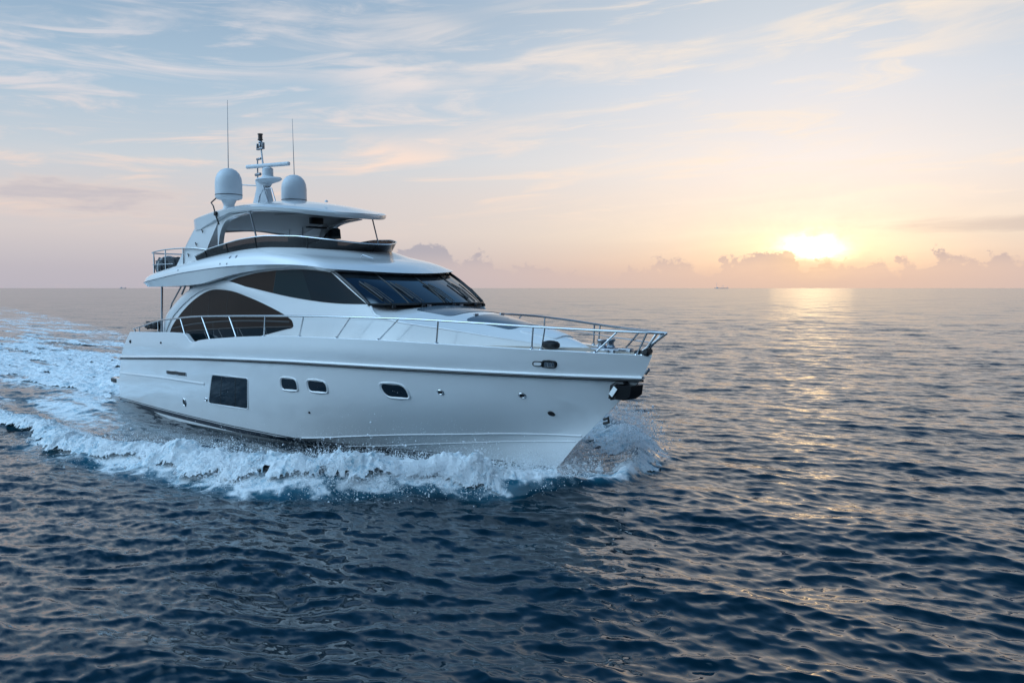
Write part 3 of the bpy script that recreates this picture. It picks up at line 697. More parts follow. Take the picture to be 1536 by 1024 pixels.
for kk in (1, .985, .95, .88, .84, .6, .3, 0):
    q_ = H0.copy(); q_[:, 1] *= kk; c_ = 8.8; q_[:, 0] = c_ + (q_[:, 0] - c_) * (.9 + .1 * kk if kk >= .84 else .984)
    q_[:, 2] = H0[:, 2] - np.interp(kk, [0, .3, .6, .84, .88, .95, .985, 1], [-.02, 0, .02, .05, .12, .12, .085, 0]); q_[:, 2] -= .26 * np.clip((8.0 - q_[:, 0]) / 2.0, 0, 1) * (kk < .99); dn_rows.append(q_)
P('hardtop', join(grid([full(r) for r in up_rows]), grid([full(r) for r in dn_rows[:4]])), M_white, angle=40)
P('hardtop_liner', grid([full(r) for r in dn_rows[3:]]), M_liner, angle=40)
lg = [(4.35, -2.08, 4.63), (6.75, -1.98, 4.93), (7.15, -1.90, 6.08), (5.75, -1.93, 6.0)]
mid_l = [(5.05, -2.02, 5.32), (6.88, -1.95, 5.5)]
out_l = [lg[0], mid_l[0], lg[3], lg[2], (6.93, -1.93, 5.75), (6.72, -1.95, 5.5), (6.45, -1.97, 5.2), (6.3, -1.99, 4.88)]
legs = PP('hardtop_leg', prism(out_l, (0.0, .34, 0)), M_white, angle=30)
for q_, sd in zip(legs, (1, -1)):
    for c_, rr_ in (((6.08, -1.97, 5.68), .5), ((5.68, -2.0, 5.3), -.5), ((5.2, -2.04, 4.98), 0)):
        P('grab_hook', mir(tube([(c_[0], c_[1], c_[2]), (c_[0] + .08, c_[1] - .05, c_[2] + .03), (c_[0] + .10, c_[1] - .03, c_[2] - .07)], .014, 6), sd), M_black, q_)
# the port leg's tinted inset and flared fairing
PP('leg_fairing', panel([(6.95, 6.05), (7.6, 6.06), (8.3, 6.06), (8.9, 6.07)], [(6.95, 5.02), (7.15, 5.6), (7.6, 5.92), (8.9, 6.05)], lambda x, z: 1.84, .05, .1, 24, 6), M_white)
P('stay', tube([(8.95, -1.88, 6.14), (9.2, -1.8, 5.32)], .024, 8), M_dsteel)
P('stay', tube([(10.0, 1.5, 6.02), (10.3, 1.52, 5.2)], .02, 8), M_dsteel)
P('cable', tube([(6.0, -1.45, 6.72), (6.25, -1.75, 6.52), (6.9, -1.98, 6.36), (7.15, -2.06, 6.2), (7.25, -2.07, 6.05), (7.3, -2.0, 5.8)], .02, 6), M_black)
P('cable_clamp', box((7.2, -2.06, 6.12), (.14, .06, .12), .02), M_black)
P('ladder', join(tube([(6.2, 0.9, 6.0), (6.0, .95, 5.4), (5.7, 1.0, 4.4)], .022, 6), tube([(6.5, 1.2, 6.0), (6.5, 1.2, 4.4)], .022, 6)), M_dsteel)
P('hardtop_display', join(box((8.6, .45, 5.96), (.16, .42, .2), .03), box((8.6, .45, 5.76), (.2, .62, .05), .02)), M_black)
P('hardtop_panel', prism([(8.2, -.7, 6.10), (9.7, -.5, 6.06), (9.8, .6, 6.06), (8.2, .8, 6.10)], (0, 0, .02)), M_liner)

P('leg_pane', mir(prism([(6.75, -1.72, 5.50), (7.95, -1.72, 5.50), (7.9, -1.72, 5.80), (7.75, -1.72, 5.86), (7.45, -1.72, 5.86), (7.1, -1.72, 5.72)], (0, .012, 0)), -1), M_glass)

# domes, antennas, mast
for y in (-1.12, 1.12):
    rt = float(zc_(np.array([6.15]))[0]) - .12
    dm = P('satellite_dome', lathe((6.12, y, 6.66), [(.30, 0), (.385, .03), (.405, .08), (.405, .13), (.40, .135), (.40, .15), (.405, .155), (.405, .50), (.385, .66), (.33, .79), (.24, .89), (.13, .945), (.03, .96)], 40), M_dome, angle=30)
    P('dome_seam', lathe((6.12, y, 6.79), [(.409, 0), (.409, .018)], 40), M_black, dm)
    P('dome_pedestal', lathe((6.12, y, 6.3), [(.24, 0), (.17, .12), (.16, .2), (.24, .37)], 24), M_dome, dm)
P('whip_antenna', tube([(6.12, -1.12, 7.6), (6.15, -1.12, 9.68)], .016, 6, r2=.007), M_dsteel)
P('whip_antenna', tube([(6.15, 1.12, 7.6), (6.08, 1.12, 9.42)], .016, 6, r2=.007), M_dsteel)
ms = P('radar_mast', join(
    grid([[(5.62, -.12, 6.5), (5.98, -.12, 6.5), (5.98, .12, 6.5), (5.62, .12, 6.5)], [(5.80, -.1, 6.85), (6.1, -.1, 6.85), (6.1, .1, 6.85), (5.80, .1, 6.85)], [(5.93, -.1, 7.12), (6.45, -.1, 7.1), (6.45, .1, 7.1), (5.93, .1, 7.12)], [(5.88, -.12, 7.36), (6.7, -.12, 7.33), (6.7, .12, 7.33), (5.88, .12, 7.36)]], closed=True),
    grid([[(6.12, -.1, 6.5), (6.72, -.1, 6.5), (6.72, .1, 6.5), (6.12, .1, 6.5)], [(6.24, -.08, 7.1), (6.5, -.08, 7.1), (6.5, .08, 7.1), (6.24, .08, 7.1)]], closed=True)), M_dome, angle=30)
P('mast_platform', lathe((6.55, 0, 7.2), [(.12, 0), (.42, .08), (.5, .13), (.46, .17), (.1, .19)], 28, (1.15, .7)), M_dome, ms)
rd_ = P('radar_pedestal', lathe((6.5, 0, 7.37), [(.2, 0), (.2, .05), (.17, .08), (.17, .3), (.12, .34)], 24), M_dome, ms)
P('radar_scanner', box((6.5, 0, 7.78), (1.75, .13, .12), .045, rz=.35), M_dome, ms)
P('signal_pole', tube([(6.28, 0, 7.3), (6.2, 0, 7.8), (6.08, 0, 8.4)], .035, 8, r2=.025), M_dome, ms)
P('navigation_light', lathe((6.05, 0, 8.6), [(.06, 0), (.085, .01), (.085, .04), (.07, .05), (.07, .17), (.085, .18), (.085, .21), (.03, .22)], 18), M_amber, ms)
P('light_bracket', join(box((6.05, 0, 8.34), (.40, .10, .05), .015), box((5.87, 0, 8.42), (.05, .09, .2), .015), box((6.23, 0, 8.42), (.05, .09, .2), .015), box((6.05, 0, 8.45), (.12, .1, .12), .03), lathe((6.06, 0, 8.48), [(.04, 0), (.07, .06), (.04, .12)], 12)), M_dsteel, ms)
P('side_pole', tube([(5.85, -.02, 6.6), (5.87, -.02, 7.4), (5.88, -.02, 8.02)], .024, 6), M_dsteel, ms)
P('pole_lamp', join(box((5.98, -.02, 8.03), (.28, .07, .07), .02), box((5.9, -.02, 7.55), (.34, .09, .09), .03), box((5.9, -.02, 7.28), (.12, .1, .32), .03)), M_dsteel, ms)
P('yard_arm', tube([(5.85, 0, 7.2), (4.85, -.35, 7.3)], .022, 6), M_dome, ms)
P('grab_frame', join(tube([(6.45, -.15, 7.15), (6.85, -.15, 6.5)], .022, 6), tube([(6.6, -.15, 7.02), (7.0, -.15, 7.02), (7.3, -.15, 6.5)], .02, 6)), M_dsteel, ms)
P('roof_sensor', lathe((10.4, -.3, 6.34), [(.05, 0), (.04, .04), (.01, .06)], 12), M_dome)

# ------------------------------------------------------------------ rails
railx = [1.6, 2.46, 3.3, 4.1, 5.2, 6.7, 8.9, 10.9, 12.6, 14.4, 16, 17.75, 19.25, 20.5, 21.4, 21.83]; railz = [2.58, 2.70, 2.83, 2.93, 3.01, 3.11, 3.18, 3.23, 3.26, 3.28, 3.275, 3.23, 3.17, 3.13, 3.11, 3.10]
rY = lambda x: max(bs(min(x, 21.5)) - .06, 0) if x < 19.5 else float(np.interp(x, [19.5, 20.3, 21, 21.5, 21.83], [bs(19.5) - .06, .56, .34, .16, 0]))
rl = [(x, -rY(x), float(pchip(railx, railz, np.array([x]))[0])) for x in np.linspace(1.62, 21.83, 120)]; rl[-1] = (21.83, 0, 3.10)
full_rail = [(1.48, -2.36, 2.45), (1.52, -2.37, 2.54)] + rl
bow_rail = P('deck_rail', tube(full(np.array(full_rail)), .026, 10), M_steel)
pairs = [(5.7, 6.0), (7.24, 7.75), (8.99, 9.4), (10.96, 10.88), (12.7, 12.52), (14.46, 13.95), (15.96, 15.34), (17.03, 16.98), (19.22, 19.19), (19.46, 19.39), (20.95, 20.45), (21.5, 21.2), (21.68, 21.3), (2.2, 2.2), (3.9, 3.9)]
rz_ = lambda x: float(pchip(railx, railz, np.array([x]))[0])
for xt, xb in pairs:
    for sd in (-1, 1):
        yb = max(bs(xb) - .06, .03); p0 = np.array((xb, sd * yb, float(sheer_z(np.array([xb]))[0]))); p1 = np.array((xt, sd * rY(xt), rz_(xt)))
        P('stanchion', tube([p0, p0 * .4 + p1 * .6, p1], .019, 8), M_steel, bow_rail)
        if xb > 8: P('stanchion_foot', lathe(p0, [(.055, 0), (.05, .02), (.02, .04)], 12), M_steel, bow_rail)
for sd in (-1, 1):
    lo_ = [(x, sd * (rY(x) * .985), rz_(x) * .52 + float(sheer_z(np.array([x]))[0]) * .48) for x in np.linspace(17.8, 21.45, 24)]
    if sd > 0: P('lower_rail', tube(lo_, .013, 6), M_steel, bow_rail)
P('bow_stay', tube([(21.25, 0, 2.72), (21.83, 0, 3.10)], .028, 8), M_steel, bow_rail)
# flybridge aft rail
ra = cr([(2.25, 0, 5.08), (2.22, -1.3, 5.08), (2.25, -1.95, 5.10), (2.6, -2.12, 5.13), (3.6, -2.13, 5.18), (4.6, -2.1, 5.19), (5.6, -2.06, 5.17), (6.6, -1.98, 5.08)], 70, False)
ra = cr([(2.25, 0, 5.10), (2.22, -1.3, 5.10), (2.25, -1.95, 5.11), (2.6, -2.12, 5.13), (3.6, -2.13, 5.18), (4.6, -2.1, 5.19), (5.6, -2.06, 5.17), (6.6, -1.98, 5.08)], 70)
fr_ = P('flybridge_rail', tube(full(ra[::-1])[::1], .022, 8), M_steel)
lowr = [(x, y, 4.72) for x, y, z in ra[:44]]
P('middle_rail', tube(full(np.array(lowr[::-1])), .012, 6), M_steel, fr_)
for x, y, zb_, zt_ in ((2.24, -1.95, 4.34, 5.11), (2.6, -2.1, 4.4, 5.13), (3.6, -2.11, 4.52, 5.18), (2.22, -.8, 4.3, 5.1), (4.9, -2.08, 4.64, 5.19)):
    for sd in (1, -1): P('rail_post', tube([(x, y * sd, zb_), (x, y * sd, zt_)], .022, 8), M_steel, fr_)

# ------------------------------------------------------------------ cockpit
PP('cockpit_pole', tube([(3.28, -2.12, 3.99), (3.38, -2.2, 2.5)], .035, 10), M_dsteel)
PP('aft_brace', join(tube([(4.3, -1.9, 4.02), (3.62, -1.95, 3.45), (3.1, -2.0, 2.5)], .025, 8), tube([(4.6, -1.9, 4.02), (4.35, -1.92, 3.75)], .03, 8)), M_dsteel)
bh = P('aft_bulkhead', prism([(4.6, -1.9, 1.98), (4.6, 1.9, 1.98), (4.9, 1.9, 4.0), (4.9, -1.9, 4.0)], (.06, 0, 0)), M_white2)
for y in (-1.2, 0, 1.2): P('sliding_door', prism([(4.59, y - .55, 2.05), (4.59, y + .55, 2.05), (4.87, y + .55, 3.85), (4.87, y - .55, 3.85)], (-.012, 0, 0)), M_glass, bh)
P('cockpit_sofa', join(box((1.95, 0, 2.2), (.7, 3.2, .45), .08), box((1.62, 0, 2.5), (.18, 3.2, .45), .07)), M_white2)
P('cockpit_table', join(box((2.9, 0, 2.65), (.8, 1.5, .06), .02), lathe((2.9, 0, 1.95), [(.2, 0), (.06, .05), (.06, .68)], 14)), M_teak)
PP('stern_fairlead', join(tube([(1.42, -2.42, 2.47), (1.36, -2.46, 2.3), (1.28, -2.47, 2.1)], .03, 8)), M_black)


# things that lie on the yacht
def lump(name, c, sz, seed, m, label, cat, group=None):
    bm = bmesh.new(); bmesh.ops.create_icosphere(bm, subdivisions=4, radius=1.0); rg = np.random.default_rng(seed); ph = rg.uniform(0, 6, (10, 4))
    for v in bm.verts:
        x, y, z = v.co; r = 1 + sum(.035 * math.sin(p[0] + 3 * p[1] * x + 2.4 * p[2] * y + 2.2 * p[3] * z) for p in ph)
        ex = lambda t_: math.copysign(abs(t_) ** .62, t_)
        v.co = (ex(x) * sz[0] * r, ex(y) * sz[1] * r, max(ex(z), -.75) * sz[2] * r + sz[2] * .75)
    me = bpy.data.meshes.new(name); bm.to_mesh(me); bm.free(); o = link(name, me, m, None, True, 60); o.location = c
    o['label'] = label; o['category'] = cat
    if group: o['group'] = group
    return o


b1 = lump('covered_bundle', (2.6, -1.62, 4.32), (.44, .34, .37), 3, M_cloth, 'light grey strapped canvas bundle at the aft rail of the flybridge', 'bundle')
b1.data.materials[0] = mat('grey_canvas', (0.11, 0.115, 0.125), 0.8, bump=0.02, bscale=6)
obj('strap', tube([(.02, y, z) for y, z in [(.36 * math.cos(t_), .27 + .41 * math.sin(t_)) for t_ in np.linspace(-.6, math.pi + .6, 24)]], .035, 6), M_white2, b1)
b2 = lump('covered_bundle', (3.5, -1.55, 4.38), (.46, .36, .33), 8, M_cloth, 'darkest blue-black canvas bundle beside the raked flybridge leg', 'bundle')
b3 = lump('rolled_cover', (1.75, -1.75, 2.56), (.5, .28, .15), 5, M_cloth, 'black rolled cover lying on the stern bulwark by the cockpit pole', 'cover')
obj('strap', tube([(.1, .29 * math.cos(t_), .11 + .17 * math.sin(t_)) for t_ in np.linspace(-.3, math.pi + .3, 18)], .02, 6), M_tan, b3)


# ------------------------------------------------------------------ the sea
def tag(o, kind): o['kind'] = kind; return o


def vnoise(x, y, seed=0):
    xi = np.floor(x).astype(np.int64); yi = np.floor(y).astype(np.int64); fx = x - xi; fy = y - yi
    def hsh(a, b):
        h = (a * 374761393 + b * 668265263 + seed * 1442695041) & 0xffffffff
        h = ((h ^ (h >> 13)) * 1274126177) & 0xffffffff; return ((h ^ (h >> 16)) & 0xffff) / 65535.0
    u = fx * fx * fx * (fx * (fx * 6 - 15) + 10); v = fy * fy * fy * (fy * (fy * 6 - 15) + 10)
    return (hsh(xi, yi) * (1 - u) + hsh(xi + 1, yi) * u) * (1 - v) + (hsh(xi, yi + 1) * (1 - u) + hsh(xi + 1, yi + 1) * u) * v


def fbm(x, y, oct=4, seed=0, gain=.5):
    s_ = 0; a_ = 1; t_ = 0
    for i in range(oct):
        s_ = s_ + a_ * vnoise(x, y, seed + i * 17); t_ += a_; a_ *= gain; x, y = x * 2.03 * .8 - y * 2.03 * .6, x * 2.03 * .6 + y * 2.03 * .8
    return s_ / t_


OX = [-400, -100, -40, -20, -6, 2, 5, 9.5, 12, 14, 16, 17.5, 19, 20, 20.6, 20.9]
OY = [70, 24, 13.5, 10.2, 8.1, 7.4, 7.2, 7.55, 7.0, 6.45, 6.0, 5.1, 3.8, 2.6, 1.2, .2]
outer = lambda x: np.interp(x, OX, OY)
whb = lambda x: np.where((x > 0) & (x < 18.8), np.interp(x, [0, 4, 8, 10, 11.7, 13.6, 15, 16.9, 18, 18.9], [2.4, 2.4, 2.28, 2.05, 1.75, 1.35, 1.0, .5, .2, 0]), 0)


def disturb(x, y):
    """water raised and lowered by the hull: bow wave ridge, trough along the side, stern hump"""
    ay = np.abs(y); dd = outer(x) - ay
    wig = .35 * (fbm(x * .6, y * .6 + 40, 2, 5) - .5)
    hr = np.interp(x, [-60, -20, -2, 4, 10, 14, 17, 19, 20.3, 20.9], [.0, .06, .12, .16, .26, .34, .42, .38, .22, 0])
    ridge = hr * np.exp(-((dd - .95 + wig * 1.6) / .62) ** 2)
    hh = np.interp(x, [-3, 1, 4, 13, 16, 18.5], [0, .05, -.16, -.20, -.05, .08]); td = ay - whb(x)
    trough = hh * np.exp(-(np.maximum(td, 0) / 1.1) ** 2) * (x > -3)
    st_ = np.where(x < 0, .34 * np.exp(-((x + 4.5) / 3.0) ** 2) * np.exp(-(y / 2.6) ** 2) + .10 * np.sin(x * .55) * np.exp(x / 45.0) * np.exp(-(y / 5) ** 2), 0)
    return ridge + trough + st_


def foam_density(x, y):
    ay = np.abs(y); dd = outer(x) - ay
    n_ = fbm(x * .17, y * 1.05, 5, 2, .58); wob = 1.2 * (fbm(x * .5, y * .5, 3, 9) - .5)
    inside = np.clip((dd + wob * 1.3 + .8) / 1.7, 0, 1)
    ridge = np.exp(-(np.maximum(dd + wob - .9, 0) / np.interp(x, [-40, 0, 10, 18], [2.5, 2.0, 1.25, .8])) ** 2) * np.interp(x, [-120, -40, -8, 3, 10, 20], [.25, .45, .58, .66, .74, .8])
    hw = np.interp(-x, [-2, 0, 10, 60, 400], [2.2, 3.2, 5.6, 11, 40]); wake = np.where(x < 1.0, np.exp(-(ay / hw) ** 4) * np.interp(-x, [-1, 1, 12, 60, 200, 500], [0.2, .95, .84, .58, .42, .28]), 0)
    between_ = .40 * inside * np.interp(x, [-200, -30, -3, 3, 8, 13, 15, 21], [.9, 1.4, 1.45, 1.35, .9, .65, .9, 1.2])
    gap = np.where((x > 1) & (x < 14.5), np.clip((ay - whb(x) - .1) / 1.3, 0, 1), 1)
    d_ = np.maximum(np.maximum(ridge * inside, wake), between_) * (.35 + .65 * gap)
    return np.clip(d_ * (.24 + 1.5 * n_), 0, 1) * (np.asarray(x) < 20.95)


WAVES = []
wr_ = np.random.default_rng(23)
VF = np.array([-math.sin(R(VIEW)), math.cos(R(VIEW))]); VR = np.array([math.cos(R(VIEW)), math.sin(R(VIEW))])
def sea(lo, hi, n, slope, mean_dir, spread):
    base = math.atan2(*(mean_dir[0] * VR + mean_dir[1] * VF)[::-1])
    for i in range(n):
        L = math.exp(wr_.uniform(math.log(lo), math.log(hi))); th = base + wr_.normal(0, spread); kk = 2 * math.pi / L
        WAVES.append((kk, math.cos(th), math.sin(th), slope / kk * wr_.uniform(.6, 1.4), wr_.uniform(0, 6.283), L))
SEAS = [(6, 13, 14, .0058, (-.25, -1), .35), (2.2, 6, 50, .0078, (-.7, -1), .4), (.8, 2.2, 90, .0096, (-.5, -1), .42), (.3, .8, 130, .0160, (-.4, -1), .52), (.12, .3, 80, .0185, (-.35, -1), .62)]
for q_ in SEAS: sea(*q_)


def build_sea():
    r = [1.0, 3.0, 5.0]; x = 6.0
    while x < 700: r.append(x); x *= 1.0036 if x < 110 else (1.0055 if x < 420 else 1.015)
    while x < 45000: r.append(x); x *= 1.09
    r = np.array(r)
    th = np.r_[np.linspace(-180, -44, 40)[:-1], np.linspace(-44, 40, 960), np.linspace(40, 180, 40)[1:-1]]
    nr, nt_ = len(r), len(th)
    an_ = R(VIEW + 90) - np.radians(th)
    X = CAM[0] + r[:, None] * np.cos(an_)[None]; Y = CAM[1] + r[:, None] * np.sin(an_)[None]
    X = X.astype(np.float64); Z = np.zeros_like(X); DX = np.zeros_like(X); DY = np.zeros_like(X)
    sp = np.maximum(np.gradient(r), r * R(84 / 960))
    near = np.abs(th) <= 44.01
    gust = .65 + .7 * fbm(X * .06, Y * .06, 3, 77)
    calm = np.ones_like(X)
    for kk, cx, cy, am, ph, L in WAVES:
        f_ = np.clip((L / sp - 2.2) / 2.5, 0, 1); nmax = int(np.max(np.nonzero(f_ > 0)[0])) + 1 if (f_ > 0).any() else 0
        if not nmax: continue
        p = kk * (cx * X[:nmax] + cy * Y[:nmax]) + ph; w = (am * f_[:nmax, None]) * (gust[:nmax] if L < 3 else 1)
        sn, cn_ = np.sin(p), np.cos(p); Z[:nmax] += w * sn; DX[:nmax] += 1.1 * w * cx * cn_; DY[:nmax] += 1.1 * w * cy * cn_
    res = np.zeros(nr)                                   # slope of the waves too short for the mesh at each ring
    for kk, cx, cy, am, ph, L in WAVES: res += (am * kk) ** 2 / 2 * (1 - np.clip((L / sp - 2.2) / 2.5, 0, 1) ** 2)
    res = np.sqrt(res + .038 ** 2)
    dam = 1 - .45 * np.exp(-((np.abs(Y)) / 3) ** 2) * ((X > -2) & (X < 19.5))
    Z = Z * dam + disturb(X, Y)
    F = foam_density(X, Y)
    lum = (fbm(X * 1.3, Y * 1.3, 5, 31) - .45) * F * np.clip(1 - (r[:, None] - 60) / 60, 0, 1); Z += .22 * np.maximum(lum, -.1)
    X2 = X + DX; Y2 = Y + DY
    Z *= np.clip((900 - r) / 400, 0, 1)[:, None]
    V = np.c_[X2.ravel(), Y2.ravel(), Z.ravel()]
    V = np.vstack([V, [CAM[0], CAM[1], 0]]); c_ = len(V) - 1
    i = np.arange(nr - 1)[:, None]; j = np.arange(nt_)[None]; j2 = (j + 1) % nt_
    Q = np.stack([i * nt_ + j, i * nt_ + j2, (i + 1) * nt_ + j2, (i + 1) * nt_ + j], -1).reshape(-1, 4)[:, ::-1]
    T = np.stack([np.full(nt_, c_), (np.arange(nt_) + 1) % nt_, np.arange(nt_)], -1)[:, ::-1]
    me = bpy.data.meshes.new('water'); me.vertices.add(len(V)); me.vertices.foreach_set('co', V.ravel())
    nl = Q.size + T.size; me.loops.add(nl); me.loops.foreach_set('vertex_index', np.r_[Q.ravel(), T.ravel()].astype(np.int32))
    me.polygons.add(len(Q) + len(T)); me.polygons.foreach_set('loop_start', np.r_[np.arange(len(Q)) * 4, Q.size + np.arange(len(T)) * 3].astype(np.int32))
    me.polygons.foreach_set('use_smooth', np.ones(len(Q) + len(T), bool)); me.update(calc_edges=True)
    at = me.attributes.new('foam', 'FLOAT', 'POINT'); at.data.foreach_set('value', np.r_[F.ravel(), 0].astype(np.float32))
    at = me.attributes.new('chop', 'FLOAT', 'POINT'); at.data.foreach_set('value', np.r_[np.repeat(res, nt_), .1].astype(np.float32))
    return me


def foam_bsdf(t, o):
    b = t.n.new('ShaderNodeBsdfPrincipled'); b.inputs['Roughness'].default_value = 0.9; b.inputs['Specular IOR Level'].default_value = 0.2
    nz = t.noise(o, 2.2, 6, 0.65)
    t.set(b.inputs['Base Color'], t.mix(t.smooth(t.m('ADD', t.m('MULTIPLY', nz, 0.5), t.m('MULTIPLY', t.noise(o, 11.0, 6, 0.72), 0.5)), 0.35, 0.53), (0.30, 0.50, 0.60, 1), (0.93, 0.95, 0.96, 1)))
    bn = t.n.new('ShaderNodeBump'); bn.inputs['Distance'].default_value = 0.07; t.set(bn.inputs['Height'], t.noise(o, 7.0, 7, 0.7)); t.l.new(bn.outputs[0], b.inputs['Normal'])
    return b


M_sea = bpy.data.materials.new('sea_water'); M_sea.use_nodes = True
t = NT(M_sea.node_tree); b = t.n['Principled BSDF']; o = t.n.new('ShaderNodeTexCoord').outputs['Object']
b.inputs['IOR'].default_value = 1.5
at = t.n.new('ShaderNodeAttribute'); at.attribute_name = 'foam'; fo = at.outputs['Fac']
t.set(b.inputs['Base Color'], t.mix(t.smooth(fo, 0.15, 0.75), (0.001, 0.014, 0.024, 1), (0.024, 0.12, 0.175, 1)))
# ripples below the mesh's resolution: the surface normal leans by a noise field, as much as those waves would lean it
ac = t.n.new('ShaderNodeAttribute'); ac.attribute_name = 'chop'
mp = t.n.new('ShaderNodeMapping'); mp.inputs['Rotation'].default_value = (0, 0, R(-VIEW - 12)); mp.inputs['Scale'].default_value = (0.42, 1.0, 1.0); t.l.new(o, mp.inputs[0])
t.set(b.inputs['Roughness'], t.m('POWER', t.m('ADD', t.m('MULTIPLY', t.m('MAXIMUM', t.m('SUBTRACT', ac.outputs['Fac'], 0.075), 0.0), 0.22), 0.0025), 0.5))
def lean(scale, detail):
    n = t.n.new('ShaderNodeTexNoise'); t.l.new(mp.outputs[0], n.inputs['Vector']); n.inputs['Scale'].default_value = scale; n.inputs['Detail'].default_value = detail; n.inputs['Roughness'].default_value = 0.55
    return t.vm('SUBTRACT', n.outputs['Color'], (0.5, 0.5, 0.5))
lv = t.vm('ADD', lean(3.2, 3), lean(9.0, 2))
lv = t.vm('MULTIPLY', lv, (1, 1, 0))
sc = t.n.new('ShaderNodeVectorMath'); sc.operation = 'SCALE'; t.l.new(lv, sc.inputs[0]); t.set(sc.inputs['Scale'], t.m('MULTIPLY', t.m('MINIMUM', ac.outputs['Fac'], 0.092), 4.2))
ge = t.n.new('ShaderNodeNewGeometry')
nn_ = t.vm('NORMALIZE', t.vm('ADD', ge.outputs['Normal'], sc.outputs[0])); t.l.new(nn_, b.inputs['Normal'])
fb_ = foam_bsdf(t, o)
nA = t.noise(o, 1.1, 8, 0.62, 0.9); nB = t.noise(o, 4.5, 6, 0.7, 0.5)
vo = t.n.new('ShaderNodeTexVoronoi'); vo.feature = 'DISTANCE_TO_EDGE'; t.l.new(o, vo.inputs['Vector']); vo.inputs['Scale'].default_value = 1.6
web = t.m('MULTIPLY', t.m('SUBTRACT', 0.22, t.m('MINIMUM', vo.outputs['Distance'], 0.22)), 0.7)
fv = t.m('ADD', t.m('ADD', t.m('MULTIPLY', nA, 0.62), t.m('MULTIPLY', nB, 0.38)), web)
mk = t.smooth(t.m('ADD', fv, t.m('MULTIPLY', t.m('SUBTRACT', fo, 0.5), 1.05)), 0.56, 0.80)
mk = t.m('MULTIPLY', mk, t.smooth(fo, 0.02, 0.12))
mx = t.n.new('ShaderNodeMixShader'); t.set(mx.inputs[0], mk); t.l.new(b.outputs[0], mx.inputs[1]); t.l.new(fb_.outputs[0], mx.inputs[2]); t.l.new(mx.outputs[0], t.n['Material Output'].inputs[0])
me = build_sea(); me.materials.append(M_sea); water = bpy.data.objects.new('water', me); C.objects.link(water); tag(water, 'structure')

# ------------------------------------------------------------------ white water thrown by the bow
M_foam = bpy.data.materials.new('sea_foam'); M_foam.use_nodes = True
t = NT(M_foam.node_tree); o = t.n.new('ShaderNodeTexCoord').outputs['Object']; fb_ = foam_bsdf(t, o); t.l.new(fb_.outputs[0], t.n['Material Output'].inputs[0])


def crust(side):
    xs_ = np.array([20.75, 20.5, 20.0, 19.4, 18.7, 17.8, 17, 16, 15, 14, 13, 12, 11, 9.5, 8, 6.5, 5, 3, 1, -2, -6, -11])
    path = cr(np.c_[xs_, outer(xs_), np.zeros(len(xs_))], 1300)
    dx = np.gradient(path[:, 0]); dy = np.gradient(path[:, 1]); ln = np.hypot(dx, dy); tx_, ty_ = dx / ln, dy / ln
    sdist = np.r_[0, np.cumsum(ln[1:])]
    dv = np.linspace(-.5, 3.2, 130)
    nx, ny = ty_, -tx_                                     # inward normal
    nx, ny = np.where(ny > 0, -nx, nx), np.where(ny > 0, -ny, ny)
    X = path[:, 0][:, None] + nx[:, None] * dv; Y = path[:, 1][:, None] + ny[:, None] * dv
    Sx = np.repeat(sdist[:, None], len(dv), 1); D = np.repeat(dv[None], len(path), 0); x0 = path[:, 0][:, None]
    amp = np.interp(x0, [-11, -4, 3, 9, 13, 16, 18, 19.5, 20.5, 20.75], [.06, .12, .2, .30, .38, .46, .50, .46, .3, .05])
    amp = amp * (1 if side > 0 else .42) * (.45 + 1.15 * fbm(Sx * .42, Sx * 0 + 3.3 * side, 3, 61))
    wid = np.interp(x0, [-11, 5, 14, 18, 20.7], [.5, .62, .85, .95, .55])
    edge = .55 * (fbm(Sx * .55, D * .3, 3, 3 + side) - .5) + .35 * (fbm(Sx * 2.2, D * 2.2, 4, 8) - .5)
    u = (D - edge - .1)
    prof = np.exp(-((u - wid) / (wid * .72)) ** 2)
    lump_ = fbm(Sx * 1.1, D * 1.3, 5, 21 + side, .55); bil = np.abs(fbm(Sx * 3.1, D * 3.1, 4, 5, .55) - .5) * 2
    Z = amp * prof * (.62 + .8 * lump_) + .17 * (bil - .2) * prof * (amp / .4) + .03 * (fbm(Sx * 24, D * 24, 2, 6) - .5) * np.minimum(prof * 2, 1) + .08 * (fbm(Sx * 11, D * 11, 3, 4, .6) - .5) * np.minimum(prof * 2, 1) + disturb(X, Y) * .6 - .03
    jx = .34 * (fbm(Sx * 2.6 + 9, D * 2.6, 4, 14) - .5) * prof; jy = .46 * (fbm(Sx * 2.6, D * 2.6 + 7, 4, 15) - .5) * prof
    X = X + jx; Y = Y + jy
    dens = prof * np.interp(x0, [-11, -3, 4, 10, 20], [.55, .72, .9, 1.15, 1.2]) - (.62 + (.12 if side < 0 else 0) + .25 * np.clip((wid * .8 - u) / wid, 0, 1)) * fbm(Sx * 1.7, D * 1.9, 6, 44 + side, .62) - .34 * (fbm(Sx * 9, D * 9, 3, 51, .6)) - .02
    clear = Y - np.where(x0 * 0 + X < 18.6, whb(X), 0) > .05
    keep = (dens > -.12) & clear
    V = np.c_[X.ravel(), (-side * Y).ravel(), Z.ravel()]; n = len(dv)
    i, j = np.nonzero(keep[:-1, :-1] & keep[1:, :-1] & keep[:-1, 1:] & keep[1:, 1:])
    Q = np.c_[i * n + j, i * n + j + 1, (i + 1) * n + j + 1, (i + 1) * n + j]
    used = np.unique(Q); mp_ = np.full(len(V), -1); mp_[used] = np.arange(len(used))
    return V[used], mp_[Q]


